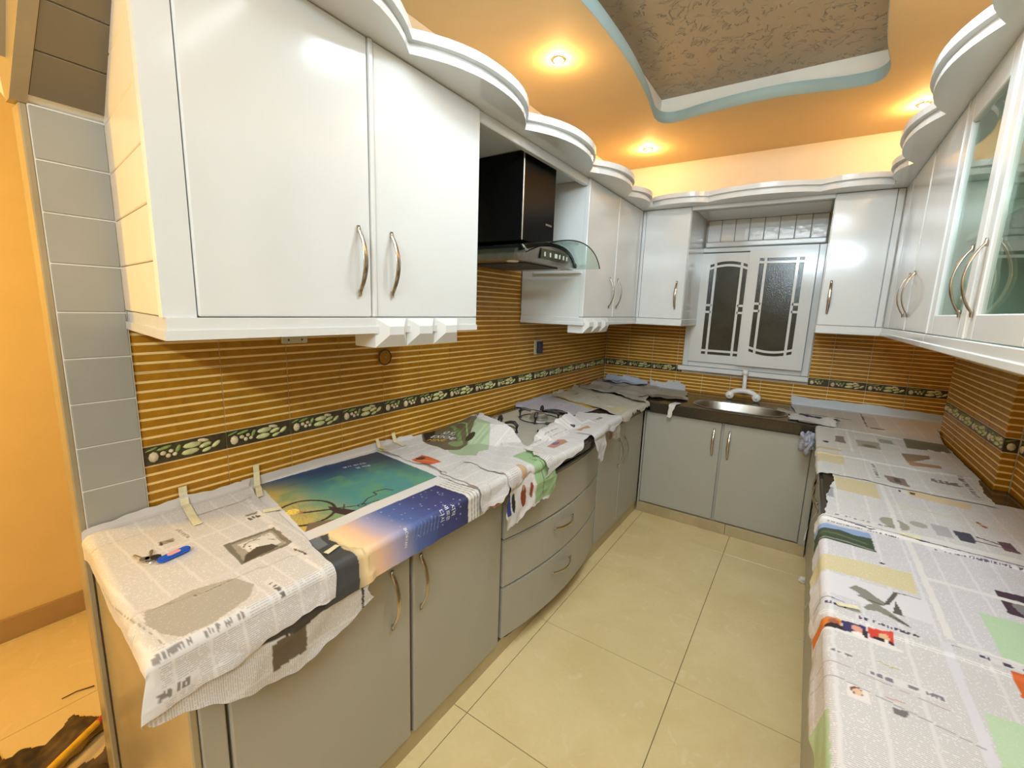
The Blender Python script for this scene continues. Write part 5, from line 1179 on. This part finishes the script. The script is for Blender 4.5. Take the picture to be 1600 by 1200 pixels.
# ------------------------------------------------------------------ small things
kt = thing('key_ring', 'bunch of keys with a blue oval tag lying on the near-end newspaper', 'keys', (0.27, 0.39, ZTOP + 0.012))
zk = ZTOP + 0.0085 + max(0.0, hat('L', 0.29, 0.38) - 0.0075)
def oval(bm, cx, cy, z0, z1, rx, ry, rot, bev=0.002):
    pts = [(cx + rx * math.cos(a) * math.cos(rot) - ry * math.sin(a) * math.sin(rot), cy + rx * math.cos(a) * math.sin(rot) + ry * math.sin(a) * math.cos(rot)) for a in (2 * PI * k / 28 for k in range(28))]
    prism(bm, pts, z0, z1)
def stad(cx, cy, hl, r, rot):
    o = []
    for sgn in (1, -1):
        for k in range(9):
            a = -PI / 2 + PI * k / 8 if sgn > 0 else PI / 2 + PI * k / 8
            x = sgn * hl + r * math.cos(a); y = r * math.sin(a); o.append((cx + x * math.cos(rot) - y * math.sin(rot), cy + x * math.sin(rot) + y * math.cos(rot)))
    return o
RT = math.atan2(0.423 - 0.359, 0.297 - 0.309)
bm = bmesh.new(); prism(bm, stad(0.302, 0.392, 0.026, 0.0115, RT), zk, zk + 0.007)
bmesh.ops.bevel(bm, geom=[e for e in bm.edges if abs(e.verts[0].co.z - e.verts[1].co.z) < 1e-6 and e.verts[0].co.z > zk + 0.006], offset=0.002, segments=2, affect='EDGES'); fin(bm, 'tag', M['blue'], kt)
bm = bmesh.new(); prism(bm, stad(0.302, 0.392, 0.008, 0.007, RT), zk + 0.0068, zk + 0.0080); fin(bm, 'tag_sticker', M['pink'], kt)
bm = bmesh.new(); tube(bm, [(0.292 + 0.011 * math.cos(2 * PI * k / 20), 0.348 + 0.011 * math.sin(2 * PI * k / 20), zk + 0.003) for k in range(21)], 0.0013, seg=6, cap=False); fin(bm, 'ring', M['steel_hi'], kt)
for (hx, hy, a) in ((0.272, 0.352, 2.75), (0.268, 0.342, 3.35)):
    bm = bmesh.new(); oval(bm, hx, hy, zk, zk + 0.0022, 0.011, 0.010, a); dx, dy = math.cos(a), math.sin(a)
    tube(bm, [(hx + dx * 0.008, hy + dy * 0.008, zk + 0.001), (hx + dx * 0.042, hy + dy * 0.042, zk + 0.001)], 0.003, seg=6, flat=0.001)
    for q in range(3): tube(bm, [(hx + dx * (0.028 + 0.005 * q) - dy * 0.002, hy + dy * (0.028 + 0.005 * q) + dx * 0.002, zk + 0.001), (hx + dx * (0.028 + 0.005 * q) - dy * 0.005, hy + dy * (0.028 + 0.005 * q) + dx * 0.005, zk + 0.001)], 0.0014, seg=5, flat=0.0009)
    fin(bm, 'key', M['brass'], kt)
bm = bmesh.new(); oval(bm, 0.285, 0.360, zk + 0.003, zk + 0.006, 0.012, 0.010, 0.6); fin(bm, 'padlock_key_head', M['iron'], kt)
# masking tape: up the tiles and down onto the paper
def ribbon(bm, rows, th):
    """thin closed strip: rows of (left point, right point, outward direction)"""
    rs = [[bm.verts.new(a + n * th), bm.verts.new(b + n * th), bm.verts.new(b), bm.verts.new(a)] for a, b, n in rows]; fs = []
    for p, q in zip(rs, rs[1:]):
        for i in range(4): fs.append(bm.faces.new((p[i], p[(i + 1) % 4], q[(i + 1) % 4], q[i])))
    fs.append(bm.faces.new(rs[0])); fs.append(bm.faces.new(rs[-1][::-1])); bmesh.ops.recalc_face_normals(bm, faces=fs)
def hat(reg, s, t):
    F = FIELD[reg]; return float(F.get(np.array([s]), np.array([t]))[0]) + 0.0028
FL.soft(); FR.soft()
def tape(label, y, wd, z1, s1, t1, layer, group='masking tape strips'):
    rows = []; X = Vector((1, 0, 0)); Z = Vector((0, 0, 1))
    for k in range(6):
        z = z1 - (z1 - ZTOP - 0.05) * k / 5; rows.append((Vector((0.0075, y - wd / 2, z)), Vector((0.0075, y + wd / 2, z)), X))
    for k in range(7):
        q = s1 * k / 6 + 0.02; f = q / (s1 + 0.02); c_ = y + (t1 - y) * f
        rows.append((surf('L', q, c_ - wd / 2, hat('L', q, c_)), surf('L', q, c_ + wd / 2, hat('L', q, c_)), Z))
    bm = bmesh.new(); ribbon(bm, rows, 0.0005); tag(fin(bm, 'masking_tape', M['tape']), label, 'tape', group)
tape('masking tape strip holding the near-end newspaper to the tiles', 0.520, 0.022, 0.950, 0.150, 0.496, 2)
tape('masking tape strip holding the poster corner to the tiles', 0.740, 0.020, 0.958, 0.105, 0.692, 2)
tape('masking tape strip holding the bulging newspaper to the tiles, nearer of two', 1.262, 0.016, 0.922, 0.05, 1.262, 4)
tape('masking tape strip holding the bulging newspaper to the tiles, farther of two', 1.356, 0.020, 0.938, 0.07, 1.345, 4)
def flat_tape(label, reg, s, t, ln_, wd, rot, layer, parent=None):
    rows = []
    for i in range(7):
        u = ln_ * (i / 6 - 0.5); pr = []
        for e in (-wd / 2, wd / 2):
            ss = s + u * math.cos(rot) - e * math.sin(rot); tt = t + u * math.sin(rot) + e * math.cos(rot); pr.append(surf(reg, ss, tt, hat(reg, ss, tt)))
        rows.append((pr[0], pr[1], Vector((0, 0, 1))))
    bm = bmesh.new(); ribbon(bm, rows, 0.0005); tag(fin(bm, 'masking_tape', M['tape']), label, 'tape', 'masking tape strips')
flat_tape('short masking tape piece on the seam between portrait newspaper and poster', 'L', 0.590, 0.640, 0.014, 0.045, 0.3, 3)
flat_tape('masking tape piece at the back seam between near-end newspaper and poster', 'L', 0.25, 0.665, 0.05, 0.022, 1.2, 2)
flat_tape('masking tape piece on the seam above the three portrait photos', 'R', 1.705, 1.195, 0.045, 0.018, 0.3, 4)
flat_tape('masking tape piece where the bold rules of two right-hand newspapers meet', 'R', 1.885, 1.722, 0.05, 0.02, -0.2, 3)
# loose scraps stuck on the front of the right counter
for lab, y, z, h_, wd in (('white paper scrap curling down the right counter front, middle of the run', 1.82, 0.80, 0.11, 0.035), ('white paper scrap stuck low on the right counter front near the birds', 1.31, 0.79, 0.05, 0.05)):
    bm = bmesh.new(); rows = []
    for i in range(8):
        f = i / 7; x = 1.652 - 0.012 * math.sin(f * 3.0) - (0.02 * f * f); rows.append([bm.verts.new((x, y - wd / 2 * (1 - 0.4 * f), z + h_ * (0.5 - f))), bm.verts.new((x + 0.004, y + wd / 2 * (1 - 0.5 * f), z + h_ * (0.5 - f)))])
    fs = [bm.faces.new((a[0], a[1], b[1], b[0])) for a, b in zip(rows, rows[1:])]; bmesh.ops.solidify(bm, geom=fs, thickness=0.0005)
    tag(fin(bm, 'paper_scrap', M['plastic_w'], smooth=True), lab, 'paper')
bm = bmesh.new(); bmesh.ops.create_icosphere(bm, subdivisions=3, radius=0.024)
for v in bm.verts: v.co *= 0.8 + 0.4 * abs(mnoise.noise(v.co * 40)); v.co += Vector((1.700, 2.93, 0.019))
tag(fin(bm, 'paper_scrap', M['plastic_w']), 'small white wad of paper on the floor at the foot of the right cabinets', 'paper')
# sockets on the left tiles
so = thing('wall_socket', 'cream socket plate mostly hidden under the near wall cabinet', 'socket', (0.0, 0.905, 1.41))
box('plate', (0.0012, 0.014, 0.855, 0.952, 1.375, 1.455), M['outlet'], so, bev=0.004, seg=2)
for k in range(3):
    bm = bmesh.new(); tube(bm, [(0.0138, 0.878 + 0.025 * k, 1.388 if k != 1 else 1.43), (0.0145, 0.878 + 0.025 * k, 1.388 if k != 1 else 1.43)], 0.004, seg=8); fin(bm, 'pin_hole', M['dark_gap'], so)
jb = thing('junction_cover', 'round brown blanking cover on the tiles below the corbel blocks', 'socket', (0.0, 1.315, 1.293))
bm = bmesh.new(); tube(bm, [(0.0012, 1.315, 1.293), (0.0065, 1.315, 1.293), (0.008, 1.315, 1.293)], [0.036, 0.036, 0.030], seg=24); fin(bm, 'cover', M['tile'], jb)
bm = bmesh.new(); tube(bm, [(0.009, 1.315 + 0.033 * math.cos(2 * PI * k / 24), 1.293 + 0.033 * math.sin(2 * PI * k / 24)) for k in range(25)], 0.0025, seg=6, cap=False); fin(bm, 'rim', M['dark_gap'], jb)
bm = bmesh.new(); tube(bm, [(0.008, 1.315, 1.293), (0.0105, 1.315, 1.293)], 0.005, seg=10); fin(bm, 'screw', M['steel'], jb)
so = thing('wall_socket', 'wall socket with a dark blue plug on the tiles beyond the hood', 'socket', (0.0, 2.64, 1.26))
box('plate', (0.0012, 0.010, 2.60, 2.69, 1.215, 1.315), M['outlet'], so, bev=0.003)
box('plug', (0.0102, 0.040, 2.622, 2.668, 1.222, 1.305), M['navy'], so, bev=0.008, seg=2)
# things on the corridor floor
st = thing('paint_stick', 'yellow stick smeared with red paint lying over the soiled rag', 'stick', (-0.30, 0.28, 0.03))
bm = bmesh.new(); tube(bm, [(-0.369, 0.373, 0.055), (-0.31, 0.288, 0.060), (-0.257, 0.213, 0.064), (-0.12, 0.02, 0.070)], [0.0095, 0.0105, 0.011, 0.011], seg=12); fin(bm, 'shaft', M['yellow'], st, smooth=True)
bm = bmesh.new(); tube(bm, [(-0.346, 0.340, 0.0567), (-0.33, 0.317, 0.0583)], 0.0114, seg=12); fin(bm, 'paint_smear', M['red'], st, smooth=True)
bm = bmesh.new(); tube(bm, [(-0.371, 0.376, 0.0548), (-0.364, 0.366, 0.0554)], 0.0104, seg=12); fin(bm, 'paint_smear', M['red'], st, smooth=True)
def rag(name, label, pts, zmax, seed, cx, cy, cat='rag'):
    x0, x1 = min(p[0] for p in pts), max(p[0] for p in pts); y0, y1 = min(p[1] for p in pts), max(p[1] for p in pts); n = 60
    def ins(x, y):
        r = False; N = len(pts)
        for i in range(N):
            (a, b), (c_, d) = pts[i], pts[(i + 1) % N]
            if (b > y) != (d > y) and x < (c_ - a) * (y - b) / (d - b) + a: r = not r
        return r
    bm = bmesh.new(); g = {}
    for i in range(n + 1):
        for j in range(n + 1):
            x = x0 + (x1 - x0) * i / n; y = y0 + (y1 - y0) * j / n
            if ins(x, y):
                q = Vector((x * 9 + y * 3, y * 5 - x * 3, seed)); h = abs(mnoise.noise(q)) * 1.3 + 0.5 * abs(mnoise.noise(q * 3.1))
                g[i, j] = bm.verts.new((x, y, 0.003 + zmax * min(1.0, h)))
    for (i, j) in list(g):
        if all(k in g for k in ((i + 1, j), (i + 1, j + 1), (i, j + 1))): bm.faces.new((g[i, j], g[i + 1, j], g[i + 1, j + 1], g[i, j + 1]))
    bmesh.ops.delete(bm, geom=[v for v in bm.verts if not v.link_faces], context='VERTS'); bmesh.ops.solidify(bm, geom=bm.faces[:], thickness=0.003)
    return tag(fin(bm, name, M['olive'], smooth=True), label, cat)
rag('soiled_rag', 'crumpled olive-brown rag on the corridor floor under the yellow stick', [(-0.55, 0.10), (-0.44, 0.12), (-0.43, 0.22), (-0.475, 0.27), (-0.455, 0.315), (-0.42, 0.34), (-0.392, 0.385), (-0.355, 0.36), (-0.30, 0.27), (-0.27, 0.20), (-0.22, 0.10)], 0.050, 1.0, 0, 0)
rag('soiled_rag', 'darker brown rag on the corridor floor against the cabinet end', [(-0.245, 0.18), (-0.225, 0.30), (-0.270, 0.345), (-0.255, 0.385), (-0.17, 0.40), (-0.10, 0.34), (-0.06, 0.22), (-0.10, 0.16)], 0.060, 5.0, 0, 0)
bm = bmesh.new(); tube(bm, [(-0.633, 0.281, 0.0035), (-0.632, 0.322, 0.004), (-0.612, 0.369, 0.0035)], [0.0018, 0.002, 0.0028], seg=6); tag(fin(bm, 'twig', M['twig']), 'thin brown twig lying on the corridor floor', 'twig')
# downlights
for i, (dx, dy) in enumerate(DOWN):
    lab = ['recessed warm downlight above the range hood side, beside the ceiling tray', 'recessed warm downlight in the far left corner of the ceiling', 'recessed warm downlight in the far right corner of the ceiling', 'recessed warm downlight above the right wall cabinets', 'recessed warm downlight above the near left cabinet, outside the picture', 'recessed warm downlight above the near right cabinet, outside the picture'][i]
    d = thing('downlight', lab, 'light', (dx, dy, ZC), 'ceiling downlights')
    bm = bmesh.new(); tube(bm, [(dx + 0.030 * math.cos(2 * PI * k / 24), dy + 0.030 * math.sin(2 * PI * k / 24), ZC - 0.0035) for k in range(25)], 0.0045, seg=8, cap=False); fin(bm, 'ring', M['steel_hi'], d, smooth=True)
    bm = bmesh.new(); lathe(bm, [(0.0, -0.006), (0.012, -0.005), (0.022, -0.001)], (dx, dy, ZC), seg=20); fin(bm, 'bulb', M['bulb'], d, smooth=True)
# unseen fill lights, fittings added too: a panel in the ceiling tray, a hanging tube, a tube on the wall behind the viewpoint
d = thing('fill_panel_light', 'added square white fill panel in the near half of the ceiling tray, outside the picture', 'light', FILL_PANEL)
box('housing', (FILL_PANEL[0] - 0.32, FILL_PANEL[0] + 0.32, FILL_PANEL[1] - 0.17, FILL_PANEL[1] + 0.17, FILL_PANEL[2], 2.884), M['plastic_w'], d, bev=0.004)
d = thing('fill_tube_light', 'added white fill tube hanging above the viewpoint, outside the picture', 'light', FILL_TUBE, 'added fill tubes')
box('batten', (FILL_TUBE[0] - 0.55, FILL_TUBE[0] + 0.55, FILL_TUBE[1] - 0.05, FILL_TUBE[1] - 0.01, FILL_TUBE[2] + 0.05, FILL_TUBE[2] + 0.09), M['plastic_w'], d, bev=0.004)
for sx in (-1, 1): box('hanger', (FILL_TUBE[0] + sx * 0.5 - 0.008, FILL_TUBE[0] + sx * 0.5 + 0.008, FILL_TUBE[1] - 0.04, FILL_TUBE[1] - 0.024, FILL_TUBE[2] + 0.09, ZC), M['plastic_w'], d)
bm = bmesh.new(); tube(bm, [(FILL_TUBE[0] - 0.50, FILL_TUBE[1] - 0.02, FILL_TUBE[2] + 0.035), (FILL_TUBE[0] + 0.50, FILL_TUBE[1] - 0.02, FILL_TUBE[2] + 0.035)], 0.013, seg=12); fin(bm, 'tube', M['fillglow'], d, smooth=True)
d = thing('fill_tube_light', 'added white fill tube on the wall behind the viewpoint, outside the picture', 'light', (1.55, YN, 2.44), 'added fill tubes')
box('batten', (0.95, 2.15, YN + 0.001, YN + 0.04, 2.43, 2.49), M['plastic_w'], d, bev=0.004)
bm = bmesh.new(); tube(bm, [(0.98, YN + 0.055, 2.46), (2.12, YN + 0.055, 2.46)], 0.013, seg=12); fin(bm, 'tube', M['fillglow'], d, smooth=True)
